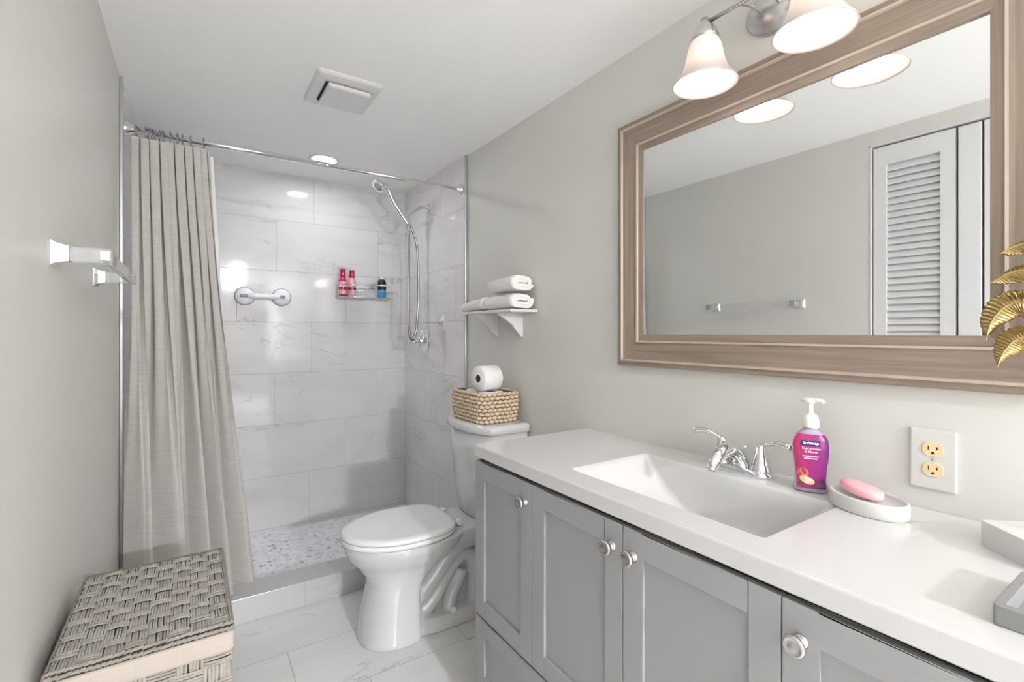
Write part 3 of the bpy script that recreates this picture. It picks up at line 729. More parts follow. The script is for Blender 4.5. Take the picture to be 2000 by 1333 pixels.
cur = MB(); NU, NV = 300, 70; vs = []
ZTOP, ZBOT = 1.955, 0.122
for j in range(NV + 1):
    v = j / NV; z = ZTOP + (ZBOT - ZTOP) * v
    for i in range(NU + 1):
        s = i / NU
        xt = cx_top(s); yt = RY
        e = v ** 1.25
        xb = -0.186 + 0.392 * s; yb = 2.150 + 0.295 * s ** 1.3
        x = xt + (xb - xt) * e; y = yt + (yb - yt) * v ** 0.9
        amp = 0.017 + 0.016 * min(1, v * 1.6)
        ph = 2 * PI * NF * (s + 0.016 * math.sin(2 * PI * 2.3 * s) + 0.009 * math.sin(2 * PI * 4.1 * s + 1))
        warp = 0.8 * v * math.sin(2 * PI * s * 1.7 + 0.6)
        hi = 1 - 2 * abs(math.sin((ph + warp) / 2)) ** 0.62; lo = math.sin(2 * PI * (4.6 * s + 0.13) + 0.9 * math.sin(2 * PI * s * 1.3 + 0.6)) 
        w = min(1, max(0, (v - 0.10) / 0.75)); w = w * w * (3 - 2 * w)
        f = (1 - w * 0.85) * hi * amp * 1.15 + w * lo * 0.050
        f += 0.004 * math.sin(9 * s + 3 * v) * v
        # fold direction is across the sheet
        dx, dy = xb - xt + 0.245, 0.0
        tx, ty = (0.392 * e + 0.245 * (1 - e)), 0.295 * v; L_ = math.hypot(tx, ty); nx_, ny_ = -ty / L_, tx / L_
        sidew = (1 - w) * 0.009 * math.sin(2 * ph + 0.5)
        vs.append((max(XL + 0.018, x + nx_ * f + tx / L_ * sidew), y + ny_ * f + ty / L_ * sidew, z + (0.006 * abs(hi) - 0.003) * (1 - v) * 0.9))
fs = [(j * (NU + 1) + i, j * (NU + 1) + i + 1, (j + 1) * (NU + 1) + i + 1, (j + 1) * (NU + 1) + i) for j in range(NV) for i in range(NU)]
cur.add(vs, fs)
co = cur.build('shower_curtain', CURTAIN, origin=(0.0, RY, ZTOP)); tag(co, 'grey linen shower curtain gathered at the left of the rod', 'curtain')
lin = MB(); vs = []; NU2, NV2 = 60, 40
for j in range(NV2 + 1):
    v = j / NV2; z = 1.950 + (0.20 - 1.950) * v
    for i in range(NU2 + 1):
        s = i / NU2; x = -0.10 + (0.176 + 0.10 * v) * s; y = RY + 0.035 + (0.135 * v) * (0.7 + 0.3 * s) + 0.008 * math.sin(2 * PI * 5 * s) * (0.4 + 0.6 * v) 
        vs.append((x, y + 0.01, z))
fs = [(j * (NU2 + 1) + i, j * (NU2 + 1) + i + 1, (j + 1) * (NU2 + 1) + i + 1, (j + 1) * (NU2 + 1) + i) for j in range(NV2) for i in range(NU2)]
lo_ = lin.add(vs, fs).build('curtain_liner', LINER, origin=(0, RY, 1.95)); tag(lo_, 'white waterproof liner showing past the edge of the grey curtain', 'curtain liner')

# ------------------------------------------------------------------ towel bar on the left wall
tb = empty('towel_bar', (XL, 1.495, 1.367), 'clear acrylic and chrome towel bar on the left wall', 'towel bar')
BX = XL + 0.078
for yy in (1.255, 1.735):
    p = MB().loft([[Vector((XL + d, yy + a * k, 1.367 + b * k)) for a, b in ((1, 1), (-1, 1), (-1, -1), (1, -1))] for d, k in ((0.0, 0.024), (0.003, 0.024), (0.010, 0.019), (0.022, 0.0155), (0.026, 0.0155))], smooth=False)
    p.build('wall_flange', CHROME, tb, bevel=0.001)
    MB().box((XL + 0.026, yy - 0.0145, 1.3525), (BX + 0.013, yy + 0.0145, 1.3815)).build('post', ACRYL, tb, bevel=0.003)
MB().box((BX - 0.004, 1.270, 1.353), (BX + 0.008, 1.720, 1.381)).build('bar', ACRYL, tb, bevel=0.002)
for yy in (1.2395, 1.7505): MB().box((BX - 0.006, yy - 0.0015, 1.357), (BX + 0.010, yy + 0.0015, 1.377)).build('end_cap', CHROME, tb, bevel=0.001)

# ------------------------------------------------------------------ suction grab bar
gb = empty('grab_bar', (0.35, YB, 1.425), 'white suction grab bar with two round cups on the shower wall', 'grab bar')
for xx, sg in ((0.255, 1), (0.447, -1)):
    c = MB().lathe([(0.052, 0), (0.053, 0.006), (0.050, 0.010)], (xx, YB - 0.0005, 1.425), (0, -1, 0), 40).build('cup_ring', CUPB, gb)
    MB().lathe([(0.050, 0.008), (0.0495, 0.014), (0.045, 0.024), (0.036, 0.032), (0.022, 0.037), (0.0001, 0.039)], (xx, YB - 0.0005, 1.425), (0, -1, 0), 40).build('suction_cup', CUPW, gb)
    MB().box((xx - 0.028, YB - 0.047, 1.4155), (xx + 0.016, YB - 0.0365, 1.4345)).build('release_lever', CUPB, gb, bevel=0.004)
MB().tube(catmull([(0.262, YB - 0.018, 1.425), (0.292, YB - 0.045, 1.425), (0.32, YB - 0.052, 1.425), (0.38, YB - 0.052, 1.425), (0.41, YB - 0.045, 1.425), (0.44, YB - 0.018, 1.425)], 6), [0.017] * 12 + [0.0135] * 6 + [0.0135] + [0.017] * 12, 20).build('handle_bar', CUPW, gb)

# ------------------------------------------------------------------ wire caddy and bottles
cd = empty('shower_caddy', (0.925, YB, 1.435), 'chrome wire caddy on the shower wall holding three small bottles', 'shower caddy')
cx0, cx1, cyf, cyb, cz = 0.760, 1.092, 3.055, YB - 0.004, 1.438
m = MB()
m.tube([(cx0, cyb, cz), (cx0, cyf, cz), (cx1, cyf, cz), (cx1, cyb, cz)], 0.0022, 8, closed=True)
for k in range(1, 6): m.tube([(cx0, cyf + (cyb - cyf) * k / 6, cz), (cx1, cyf + (cyb - cyf) * k / 6, cz)], 0.0015, 6)
for k in range(1, 6): m.tube([(cx0 + (cx1 - cx0) * k / 6, cyf, cz - 0.002), (cx0 + (cx1 - cx0) * k / 6, cyb, cz - 0.002)], 0.0015, 6)
m.build('wire_shelf', CHROME, cd)
m = MB()
for z in (1.478, 1.515): m.tube([(cx0, cyb, z), (cx0, cyf, z), (cx1, cyf, z), (cx1, cyb, z)], 0.0024, 8, caps=True)
for x in (cx0, 0.926, cx1): m.tube([(x, cyf, cz), (x, cyf, 1.515)], 0.0018, 6)
for x in (cx0, cx1): m.tube([(x, cyb, cz), (x, cyb, 1.515)], 0.0018, 6)
m.build('guard_rail', CHROME, cd)
MB().box((0.84, YB - 0.003, 1.500), (1.01, YB, 1.540)).build('mount_plate', ALU, cd, bevel=0.001)
for xx, zt, lb, cat in ((0.786, 1.612, 'left one of the two red-capped pink bottles in the shower caddy', 'bottle'), (0.842, 1.606, 'right one of the two red-capped pink bottles in the shower caddy', 'bottle')):
    b = empty('soap_bottle', (xx, 3.092, cz + 0.003), lb, cat, 'small red bottles in the shower caddy'); zb = cz + 0.003
    MB().lathe([(0.022, 0), (0.024, 0.003), (0.024, 0.090), (0.023, 0.100), (0.018, 0.112), (0.013, 0.120)], (xx, 3.092, zb), n=28).build('bottle_body', REDLIQ if xx < 0.8 else PINKLAB, b)
    MB().lathe([(0.0245, 0.014), (0.0245, 0.092)], (xx, 3.092, zb), n=28, cap0=False, cap1=False).build('label_wrap', PINKLAB, b)
    MB().lathe([(0.0247, 0.040), (0.0247, 0.058)], (xx, 3.092, zb), n=28, cap0=False, cap1=False).build('label_band', REDCAP, b)
    MB().lathe([(0.0145, 0.118), (0.016, 0.120), (0.016, zt - zb - 0.004), (0.013, zt - zb), (0.0001, zt - zb + 0.0005)], (xx, 3.092, zb), n=24).build('cap', REDCAP, b)
    MB().lathe([(0.0165, 0.132), (0.0168, 0.146)], (xx, 3.092, zb), n=24, cap0=False, cap1=False).build('cap_band', REDLIQ, b)
b = empty('shampoo_bottle', (1.034, 3.092, cz + 0.003), 'blue bottle with black label in the shower caddy', 'bottle'); zb = cz + 0.003
MB().lathe([(0.024, 0), (0.027, 0.004), (0.027, 0.095), (0.024, 0.110), (0.014, 0.120)], (1.034, 3.092, zb), n=28).build('bottle_body', BLUELIQ, b)
MB().lathe([(0.0275, 0.052), (0.0275, 0.093), (0.0245, 0.110), (0.019, 0.118)], (1.034, 3.092, zb), n=28, cap0=False, cap1=False).build('label_wrap', NAVY, b)
MB().lathe([(0.0278, 0.076), (0.0278, 0.084)], (1.034, 3.092, zb), n=28, cap0=False, cap1=False).build('label_band', TXTW, b)
MB().lathe([(0.0145, 0.118), (0.0155, 0.120), (0.0150, 0.136), (0.011, 0.144), (0.0001, 0.145)], (1.034, 3.092, zb), n=24).build('cap', PALEBLUE, b)

# ------------------------------------------------------------------ hand shower
XW = XR - 0.015
hs = empty('hand_shower', (XW, 2.786, 1.98), 'chrome hand shower with long metal hose on the shower side wall', 'shower head')
MB().lathe([(0.032, 0), (0.031, 0.004), (0.022, 0.010), (0.012, 0.014), (0.010, 0.015)], (XW, 2.786, 1.985), (-1, 0, 0), 32).build('wall_flange', CHROME, hs)
J = Vector((1.088, 2.786, 1.905))
MB().tube(catmull([(XW, 2.786, 1.985), (XW - 0.045, 2.786, 1.984), (XW - 0.085, 2.786, 1.955), J + Vector((0.004, 0, 0.012))], 8), 0.0105, 16).build('shower_arm', CHROME, hs)
MB().lathe([(0.0001, -0.028), (0.014, -0.026), (0.018, -0.016), (0.016, 0.0), (0.019, 0.012), (0.015, 0.026), (0.0001, 0.027)], J, (0.35, 0, -0.8), 24).lathe([(0.016, -0.015), (0.017, 0.015)], J + Vector((-0.012, -0.012, -0.008)), (0.8, 0, 0.9), 20).build('holder_bracket', CHROME, hs)
H0 = J + Vector((-0.004, -0.016, -0.036)); H1 = Vector((0.915, 2.745, 2.075))
hp = catmull([H0, H0 + Vector((-0.035, -0.003, 0.045)), H0 + Vector((-0.095, -0.01, 0.125)), Vector((0.955, 2.752, 2.055)), H1], 8)
MB().tube(hp, [0.0115, *[0.0125] * 10, *[0.0145] * 14, *[0.0175] * 8][:len(hp)] + [0.018] * max(0, len(hp) - 33), 18).build('handle', CHROME, hs)
HA = Vector((-0.66, -0.16, -0.73)).normalized()
MB().lathe([(0.0001, -0.026), (0.016, -0.025), (0.030, -0.015), (0.040, -0.002), (0.042, 0.008), (0.040, 0.014), (0.034, 0.015)], H1 + Vector((-0.012, 0, -0.010)), HA, 32).build('spray_head', CHROME, hs)
MB().lathe([(0.0001, 0.0165), (0.020, 0.0165), (0.033, 0.0145)], H1 + Vector((-0.012, 0, -0.010)), HA, 32).build('spray_face', mat('spray_face_grey', (0.22, 0.23, 0.24), 0.4), hs)
ha = J + Vector((0.012, -0.004, -0.030))
hose = catmull([H0, H0 + Vector((0.006, 0, -0.03)), (1.094, 2.772, 1.75), (1.092, 2.772, 1.45), (1.094, 2.772, 1.24), (1.104, 2.774, 1.185), (1.118, 2.776, 1.168), (1.132, 2.778, 1.19), (1.146, 2.779, 1.26), (1.158, 2.780, 1.45), (1.150, 2.780, 1.72), (1.118, 2.780, 1.835), ha], 14)
MB().tube(hose, [0.0068 + 0.0007 * (i % 2) for i in range(len(hose))], 10).build('hose', HOSE, hs)

vv = empty('shower_valve', (XW, 2.825, 1.165), 'round chrome shower valve with lever below the hand shower', 'shower valve')
MB().lathe([(0.082, 0), (0.081, 0.004), (0.070, 0.009), (0.040, 0.013), (0.030, 0.016), (0.028, 0.040), (0.022, 0.050), (0.0001, 0.052)], (XW, 2.825, 1.165), (-1, 0, 0), 40).build('escutcheon', CHROME, vv)
MB().tube(catmull([(XW - 0.045, 2.825, 1.165), (XW - 0.062, 2.825, 1.160), (XW - 0.085, 2.820, 1.158), (XW - 0.112, 2.815, 1.166)], 6), [0.013, 0.013, 0.012, 0.012, 0.011, 0.010, 0.009, 0.009, 0.009, 0.008, 0.008, 0.008, 0.009, 0.009, 0.010, 0.010, 0.010, 0.011, 0.009], 14).build('lever', CHROME, vv)

hd = empty('razor_holder', (XW, 2.57, 1.262), 'small chrome suction holder with a projecting bar beside the shower valve', 'holder')
MB().loft([[Vector((XW - d, 2.57 + p.x, 1.262 + p.y)) for p in rrect(0, 0, 0.030 - k, 0.052 - k, 0.026, 0)] for d, k in ((0.0, 0), (0.005, 0.0), (0.009, 0.004))], smooth=False).build('mount_plate', CUPW, hd)
MB().tube([Vector((XW - 0.009, 2.57 + p.x, 1.262 + p.y)) for p in rrect(0, 0, 0.028, 0.050, 0.026, 0)], 0.0022, 8, closed=True).build('chrome_rim', NICKEL, hd)
MB().box((XW - 0.125, 2.545, 1.268), (XW - 0.004, 2.595, 1.276)).box((XW - 0.016, 2.545, 1.262), (XW - 0.006, 2.595, 1.280)).build('projecting_bar', NICKEL, hd, bevel=0.002)

# ------------------------------------------------------------------ shelf and towels
SX0, SY0, SY1, SZ = 1.096, 1.662, 2.092, 1.308
sf = empty('wall_shelf', (XR, (SY0 + SY1) / 2, SZ), 'small white wall shelf on two brackets above the toilet', 'shelf')
MB().box((SX0, SY0, SZ - 0.006), (XR - 0.001, SY1, SZ + 0.006)).build('shelf_board', WHITE, sf, bevel=0.002)
for yy in (1.778, 1.987):
    pr_ = [(XR - 0.001, SZ - 0.006), (1.106, SZ - 0.006), (1.110, SZ - 0.018), (1.145, SZ - 0.036), (1.180, SZ - 0.060), (1.205, SZ - 0.092), (1.222, SZ - 0.110), (XR - 0.001, SZ - 0.112)]
    MB().loft([[Vector((x, y, z)) for x, z in pr_] for y in (yy - 0.008, yy + 0.008)], smooth=False).build('bracket', WHITE, sf, bevel=0.001)

def towel(y0, y1, z0, x0, x1, h, turns, t, label, seed, sag=0.0, back=False):
    """flattened spiral of thick terry, pulled along Y."""
    rnd = random.Random(seed); path = []; xc, zc = (x0 + x1) / 2, z0 + h / 2
    hl, hh = (x1 - x0) / 2 - h / 2, h / 2 - t / 2
    nt_ = int(turns * 28)
    for i in range(nt_ + 1):
        a = 2 * PI * i / 28 + 0.4; k = 0.16 + 0.84 * i / nt_
        r = hh * k
        px = xc + (hl * (0.75 + 0.25 * k)) * (1 if math.cos(a) > 0 else -1) * min(1, abs(math.cos(a)) * 2.2) + r * math.cos(a)
        pz = zc + r * math.sin(a)
        path.append((px, pz))
    m = MB(); rings = []; ny = 22
    P = [Vector((p[0], 0, p[1])) for p in path]; n = len(P)
    prof_ = []
    for i in range(n):
        tg = (P[min(i + 1, n - 1)] - P[max(i - 1, 0)]).normalized(); nn = Vector((-tg.z, 0, tg.x)); prof_.append((P[i], nn))
    loop = [(p + nn * t / 2) for p, nn in prof_] + [(p - nn * t / 2) for p, nn in reversed(prof_)]
    for j in range(ny + 1):
        u = j / ny; y = y0 + (y1 - y0) * u; e = min(u, 1 - u) * ny
        sh = 1 - 0.10 * max(0, 1 - e / 1.5) ** 2
        ring = []
        for q in loop:
            z = z0 + (q.z - z0) * (1 - sag * u) * (0.5 + 0.5 * sh) + 0.0012 * math.sin(13 * u + q.x * 60 + seed)
            x = xc + (q.x - xc) * sh + 0.002 * math.sin(7 * u + seed + q.z * 30)
            ring.append(Vector((x, y + 0.0015 * math.sin(q.x * 90 + q.z * 70 + seed), max(z0 + 0.0002, z))))
        rings.append(ring)
    m.loft(rings, True, True)
    o = m.build('folded_towel', TOWEL, origin=(xc, (y0 + y1) / 2, z0)); tag(o, label, 'towel', 'folded white towels on the wall shelf')
    return o
towel(1.668, 1.905, SZ + 0.0065, 1.095, 1.226, 0.076, 2.0, 0.0165, 'lower white folded towel at the near end of the shelf', 1, 0.10)
towel(1.672, 1.880, SZ + 0.0835, 1.098, 1.228, 0.076, 1.9, 0.0175, 'white rolled towel lying on top of the other towels', 2, 0.16)
towel(1.912, 2.120, SZ + 0.0065, 1.092, 1.222, 0.074, 2.0, 0.0165, 'white folded towel at the far end of the shelf', 3, 0.30)

# ------------------------------------------------------------------ toilet
TY = 1.912
to = empty('toilet', (0.85, TY, 0.0), 'white two-piece elongated toilet with closed lid between vanity and shower', 'toilet')
def egg(xf, xb, hw, z, n=48, e=2.0, sq=2.6, xc=None):
    xc = xf + (xb - xf) * 0.52 if xc is None else xc; out = []
    for i in range(n):
        a = 2 * PI * i / n; c, s_ = math.cos(a), math.sin(a)
        if c < 0: x = xc - (xc - xf) * abs(c) ** (2 / e); ye = 2 / e
        else: x = xc + (xb - xc) * abs(c) ** (2 / sq); ye = 2 / sq
        out.append(Vector((x, TY + hw * math.copysign(abs(s_) ** ye, s_), z)))
    return out
m = MB().loft([egg(*a) for a in ((0.545, 0.765, 0.138, 0.0, 48, 2, 7), (0.545, 0.765, 0.138, 0.02, 48, 2, 7), (0.556, 0.765, 0.130, 0.09, 48, 2, 7), (0.572, 0.765, 0.122, 0.17, 48, 2, 7), (0.580, 0.775, 0.119, 0.215, 48, 2, 6), (0.572, 0.82, 0.124, 0.25, 48, 2, 4), (0.545, 0.90, 0.140, 0.29), (0.515, 0.95, 0.162, 0.325), (0.496, 0.975, 0.177, 0.36), (0.490, 0.985, 0.181, 0.385), (0.492, 0.985, 0.179, 0.394))])
m.loft([rrect(1.03, TY, 0.15, 0.10 + a, 0.04, z) for a, z in ((0.0, 0.30), (0.02, 0.34), (0.03, 0.385), (0.03, 0.396))])
m.loft([egg(0.60, 1.14, 0.125 + a, z, sq=4) for a, z in ((0.0, 0.0), (0.0, 0.035), (-0.02, 0.055))])
m.loft([rrect(0.90, TY, 0.20, 0.036, 0.03, z) for z in (0.02, 0.32)])
for s in (-1, 1):
    y = TY + s * 0.056
    m.tube(catmull([(0.72, y, 0.10), (0.79, y, 0.155), (0.86, y, 0.225), (0.92, y, 0.29), (1.0, y, 0.33)], 6), 0.040, 16)
    m.tube(catmull([(0.76, y, 0.05), (0.84, y, 0.115), (0.905, y, 0.21), (0.955, y, 0.26), (1.01, y, 0.25), (1.035, y, 0.19), (1.03, y, 0.10), (1.02, y, 0.03)], 6), 0.034, 16)
    m.tube(catmull([(0.90, y + s * 0.01, 0.03), (0.92, y, 0.10), (0.95, y, 0.15), (0.97, y, 0.20)], 6), 0.030, 14)
bowl = m.build('bowl', PORC, to, remesh=0.0055)
for s in (-1, 1): MB().lathe([(0.014, 0), (0.014, 0.012), (0.010, 0.019), (0.0001, 0.022)], (0.91, TY + s * 0.100, 0.050), n=20).build('bolt_cap', SEATP, to)
MB().loft([egg(0.484, 0.935, 0.182, 0.396, xc=0.72), egg(0.480, 0.938, 0.185, 0.400, xc=0.72), egg(0.480, 0.938, 0.185, 0.411, xc=0.72), egg(0.486, 0.934, 0.180, 0.414, xc=0.72)]).build('seat', SEATP, to)
MB().loft([egg(0.486, 0.920, 0.179, 0.4155, xc=0.72, sq=3.4), egg(0.480, 0.925, 0.184, 0.419, xc=0.72, sq=3.4), egg(0.480, 0.925, 0.184, 0.428, xc=0.72, sq=3.4), egg(0.488, 0.918, 0.177, 0.434, xc=0.72, sq=3.4), egg(0.51, 0.90, 0.157, 0.4355, xc=0.72, sq=3.4)]).build('lid', SEATP, to)
for s in (-1, 1): MB().tube([(0.945, TY + s * 0.055, 0.412), (0.945, TY + s * 0.095, 0.412)], 0.013, 14).build('hinge', SEATP, to)
def tank_ring(x0, x1, hw, bow, z, n=14):
    """bowed front (towards -x), rounded corners."""
    pts = []; r = 0.035
    for i in range(n + 1):
        t = -1 + 2 * i / n; pts.append(Vector((x0 + bow * abs(t) ** 2.4, TY + t * (hw - 0.012), z)))
    pts += [Vector((x0 + bow + 0.012, TY + hw - 0.003, z)), Vector((x0 + bow + 0.035, TY + hw, z)), Vector((x1 - 0.015, TY + hw, z)), Vector((x1 - 0.004, TY + hw - 0.004, z)), Vector((x1, TY + hw - 0.015, z)),
            Vector((x1, TY - hw + 0.015, z)), Vector((x1 - 0.004, TY - hw + 0.004, z)), Vector((x1 - 0.015, TY - hw, z)), Vector((x0 + bow + 0.035, TY - hw, z)), Vector((x0 + bow + 0.012, TY - hw + 0.003, z))]
    return pts
MB().loft([tank_ring(1.045, 1.19, 0.155, 0.03, 0.394), tank_ring(1.030, 1.205, 0.175, 0.035, 0.402), tank_ring(1.012, 1.215, 0.188, 0.04, 0.52), tank_ring(1.000, 1.222, 0.197, 0.045, 0.66), tank_ring(0.995, 1.224, 0.202, 0.045, 0.784)]).build('tank', PORC, to)
MB().loft([tank_ring(0.985, 1.226, 0.208, 0.045, 0.785), tank_ring(0.980, 1.228, 0.212, 0.045, 0.790), tank_ring(0.980, 1.228, 0.212, 0.045, 0.812), tank_ring(0.986, 1.226, 0.208, 0.045, 0.820), tank_ring(1.0, 1.215, 0.195, 0.045, 0.824)]).build('tank_lid', PORC, to)
0 and MB().tube(catmull([(1.012, TY + 0.145, 0.735), (0.985, TY + 0.145, 0.735), (0.975, TY + 0.13, 0.733), (0.973, TY + 0.085, 0.725)], 5), 0.006, 10).lathe([(0.014, 0), (0.013, 0.006), (0.0001, 0.008)], (1.017, TY + 0.145, 0.735), (-1, 0, 0), 20).build('flush_lever', CHROME, to)

# ------------------------------------------------------------------ woven basket and rolls on the tank
BZ = 0.8245
bk = empty('woven_basket', (1.112, 1.902, BZ), 'pale woven basket of toilet rolls on the toilet tank', 'basket')
def bpath(k, z, n):
    hx_, hy_, r = 0.092 * k, 0.136 * k, 0.022; per = []
    ring = rrect(1.112, 1.902, hx_, hy_, r, z, 6); L_ = [0]
    for i in range(len(ring)): L_.append(L_[-1] + (ring[(i + 1) % len(ring)] - ring[i]).length)
    tot = L_[-1]; out = []
    for q in range(n):
        d = tot * q / n; i = max(j for j in range(len(ring)) if L_[j] <= d); f = (d - L_[i]) / (L_[i + 1] - L_[i]); out.append(ring[i].lerp(ring[(i + 1) % len(ring)], f))
    return out
m = MB(); rows = 8
for rI in range(rows):
    z = BZ + 0.0085 + rI * 0.0165; k = 0.955 + 0.075 * math.sin(PI * min(1, (rI + 0.6) / rows) * 0.75)
    nn = 36
    pts = bpath(k, z, nn * 2)
    for q in range(nn):
        a = pts[(2 * q + rI) % (2 * nn)]; b2 = pts[(2 * q + 2 + rI) % (2 * nn)]; mid = (a + b2) / 2; t = (b2 - a); L_ = t.length; t.normalize()
        out = Vector((t.y, -t.x, 0)); tilt = 0.35
        d1 = (t * 0.95 + Vector((0, 0, 1)) * tilt * (1 if rI % 2 else -1) * 0.5).normalized()
        s0 = mid - d1 * L_ * 0.56 + out * -0.001; s1 = mid + d1 * L_ * 0.56 + out * -0.001
        m.tube([s0, s0.lerp(mid, 0.5) + out * 0.0030, mid + out * 0.0042, s1.lerp(mid, 0.5) + out * 0.0030, s1], [0.0030, 0.0072, 0.0092, 0.0072, 0.0030], 8)
m.build('woven_wall', RATTAN, bk)
m = MB().loft([rrect(1.112, 1.902, 0.082, 0.126, 0.02, BZ + 0.001), rrect(1.112, 1.902, 0.082, 0.126, 0.02, BZ + 0.008)])
m.build('basket_bottom', RATTAN, bk)
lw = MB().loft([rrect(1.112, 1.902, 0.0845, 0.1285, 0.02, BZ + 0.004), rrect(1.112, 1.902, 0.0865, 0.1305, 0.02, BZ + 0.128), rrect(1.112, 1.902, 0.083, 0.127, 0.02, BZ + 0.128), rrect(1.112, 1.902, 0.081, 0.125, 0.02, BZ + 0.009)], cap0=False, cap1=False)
lw.build('weave_shade_backing', mat('basket_shade', (0.22, 0.16, 0.11), 0.9), bk)  # dark shell behind the knots, its colour gives the shade in the gaps

def roll(center, axis, R, Lh, label, roll_r=0.021):
    c = Vector(center); ax = Vector(axis).normalized()
    o = empty('toilet_roll', c, label, 'toilet roll', 'toilet rolls in the basket')
    MB().lathe([(roll_r, -Lh), (R - 0.003, -Lh), (R, -Lh + 0.003), (R, Lh - 0.003), (R - 0.003, Lh), (roll_r, Lh)], c, ax, 40, cap0=False, cap1=False).build('paper', PAPER, o)
    MB().lathe([(roll_r, -Lh + 0.001), (roll_r, Lh - 0.001), (roll_r - 0.0015, Lh - 0.001), (roll_r - 0.0015, -Lh + 0.001)], c, ax, 28, cap0=False, cap1=False).build('core_tube', CARD, o)
    return o
roll((1.112, 1.845, BZ + 0.078), (0, 0, 1), 0.056, 0.050, 'toilet roll standing inside the basket at its near end')
roll((1.112, 1.960, BZ + 0.078), (0, 0, 1), 0.056, 0.050, 'toilet roll standing inside the basket at its far end')
top = roll((1.105, 1.868, BZ + 0.130 + 0.0565), (1, 0.12, 0), 0.056, 0.050, 'toilet roll lying on its side on top of the basket', 0.017)

# ------------------------------------------------------------------ wicker hamper
HX0, HX1, HY0, HY1, HZ = -0.200, 0.066, 1.066, 1.446, 0.66
hm = empty('laundry_hamper', ((HX0 + HX1) / 2, (HY0 + HY1) / 2, 0), 'grey woven lidded laundry hamper with cream lining against the left wall', 'hamper')
def strand(m, a, b, up, w=0.0030, h=0.0022, arch=0.0025):
    """one raffia strand from a to b, arched out along up."""
    a, b, up = Vector(a), Vector(b), Vector(up); t = (b - a).normalized(); sd = t.cross(up).normalized(); rings = []
    for u, o, k in ((0, -0.3, 0.7), (0.12, 0.55, 1), (0.5, 1.0, 1), (0.88, 0.55, 1), (1, -0.3, 0.7)):
        p = a.lerp(b, u) + up * (arch * o)
        rings.append([p + sd * w * k * c + up * h * k * s_ for c, s_ in ((1, 0), (0.7, 0.8), (0, 1.1), (-0.7, 0.8), (-1, 0))])
    m.loft(rings, False, False, closed=False)
def weave(o, eu, ev, up, lu, lv, cu, long_, short_, rnd, mA, mB_):
    """basket weave on plane o + u*eu + v*ev: columns across u, long strands along v, short cross strands along u."""
    o, eu, ev, up = map(Vector, (o, eu, ev, up)); nc = max(1, round(lu / cu)); cw = lu / nc; per = long_ + short_
    for c in range(nc):
        v = -per / 2 if c % 2 else 0.0
        v -= rnd.uniform(0, 0.004)
        while v < lv:
            a, b = max(0, v + 0.0), min(lv, v + long_)
            if b - a > 0.008:
                n = 7
                for k in range(n):
                    uu = (c + (k + 0.5) / n) * cw + rnd.uniform(-0.0006, 0.0006); d = rnd.uniform(-0.0012, 0.0012)
                    strand(mA, o + eu * uu + ev * (a - 0.002 + rnd.uniform(-0.0015, 0.0015)), o + eu * (uu + d) + ev * (b + 0.002), up, w=cw / n * rnd.uniform(0.42, 0.56), arch=rnd.uniform(0.0015, 0.0035))
            a, b = max(0, v + long_), min(lv, v + per)
            if b - a > 0.004:
                n = max(1, round((b - a) / 0.0058))
                for k in range(n):
                    vv_ = a + (k + 0.5) * (b - a) / n
                    strand(mB_, o + eu * (c * cw - 0.003) + ev * vv_, o + eu * ((c + 1) * cw + 0.003) + ev * (vv_ + rnd.uniform(-0.001, 0.001)), up, w=0.0024, arch=rnd.uniform(0.002, 0.004))
            v += per
rnd = random.Random(3)
mA, mB_ = MB(), MB()
weave((HX0 + 0.004, HY0 + 0.004, HZ - 0.003), (1, 0, 0), (0, 1, 0), (0, 0, 1), HX1 - HX0 - 0.008, HY1 - HY0 - 0.008, 0.033, 0.038, 0.019, rnd, mA, mB_)
lid = MB().loft([rrect((HX0 + HX1) / 2, (HY0 + HY1) / 2, (HX1 - HX0) / 2 - a, (HY1 - HY0) / 2 - a, 0.012, z) for a, z in ((0.001, HZ - 0.024), (0.0, HZ - 0.020), (0.001, HZ - 0.006), (0.004, HZ - 0.0035))]).build('lid', STRANDB, hm)
mA.build('lid_weave_long_strands', STRAND, lid); mB_.build('lid_weave_cross_strands', STRAND2, lid)
rim = MB()
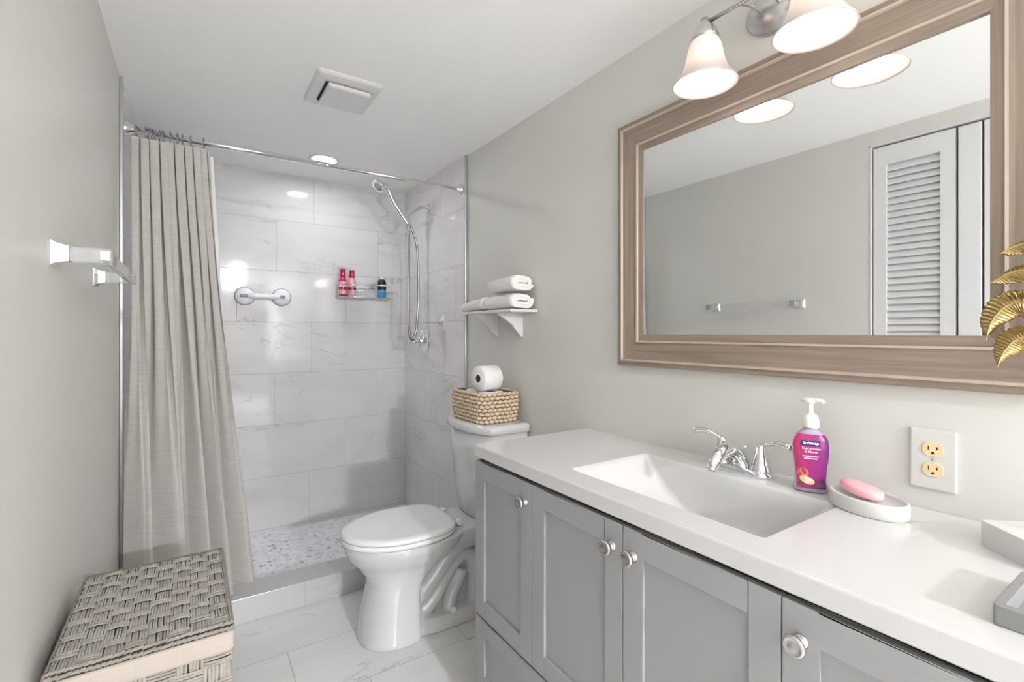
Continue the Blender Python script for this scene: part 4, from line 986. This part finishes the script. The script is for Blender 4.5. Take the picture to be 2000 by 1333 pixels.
for p, q in (((HX0, HY0), (HX1, HY0)), ((HX1, HY0), (HX1, HY1)), ((HX1, HY1), (HX0, HY1)), ((HX0, HY1), (HX0, HY0))):
    p, q = Vector((*p, 0)), Vector((*q, 0)); t = (q - p).normalized(); out = Vector((t.y, -t.x, 0)); n = int((q - p).length / 0.0085)
    for k in range(n):
        c = p + t * ((k + 0.5) * (q - p).length / n)
        for dz, do in ((-0.002, -0.004), (-0.010, 0.0)):
            z = HZ + dz; s0 = c - t * 0.006 + out * do + Vector((0, 0, z + rnd.uniform(-0.001, 0.001))); strand(rim, s0, s0 + t * 0.012 + Vector((0, 0, 0.003)), (out + Vector((0, 0, 0.6))).normalized(), w=0.003, h=0.0026, arch=0.001)
rim.build('lid_rim', mat('rim_raffia', (0.27, 0.245, 0.215), 0.8, vary=0.3, vscale=60), lid)
def cuff(k, z): return rrect((HX0 + HX1) / 2, (HY0 + HY1) / 2, (HX1 - HX0) / 2 + k, (HY1 - HY0) / 2 + k, 0.014, z)
MB().loft([cuff(-0.004, HZ - 0.052), cuff(0.0035, HZ - 0.051), cuff(0.0045, HZ - 0.046), cuff(0.0045, HZ - 0.019), cuff(0.003, HZ - 0.0145), cuff(-0.002, HZ - 0.014)], cap0=False, cap1=False).build('lining_cuff', CLOTH, hm)
def bod(k, z): return rrect((HX0 + HX1) / 2, (HY0 + HY1) / 2, (HX1 - HX0) / 2 - 0.006 - k, (HY1 - HY0) / 2 - 0.006 - k, 0.012, z)
MB().loft([bod(0.014, 0.0), bod(0.012, 0.02), bod(0.0, HZ - 0.03), bod(0.002, HZ - 0.024)]).build('hamper_body', STRANDB, hm)
mA, mB_ = MB(), MB()
weave((HX0 + 0.006, HY0 + 0.0052, HZ - 0.045), (1, 0, 0), (0, 0.025, -1), (0, -1, 0), HX1 - HX0 - 0.010, 0.59, 0.040, 0.030, 0.034, rnd, mA, mB_)
weave((HX1 - 0.0052, HY0 + 0.006, HZ - 0.045), (0, 1, 0), (-0.025, 0, -1), (1, 0, 0), HY1 - HY0 - 0.010, 0.59, 0.040, 0.030, 0.034, rnd, mA, mB_)
hb = mA.build('side_weave_long_strands', STRAND2, hm); mB_.build('side_weave_cross_strands', STRAND2, hm)
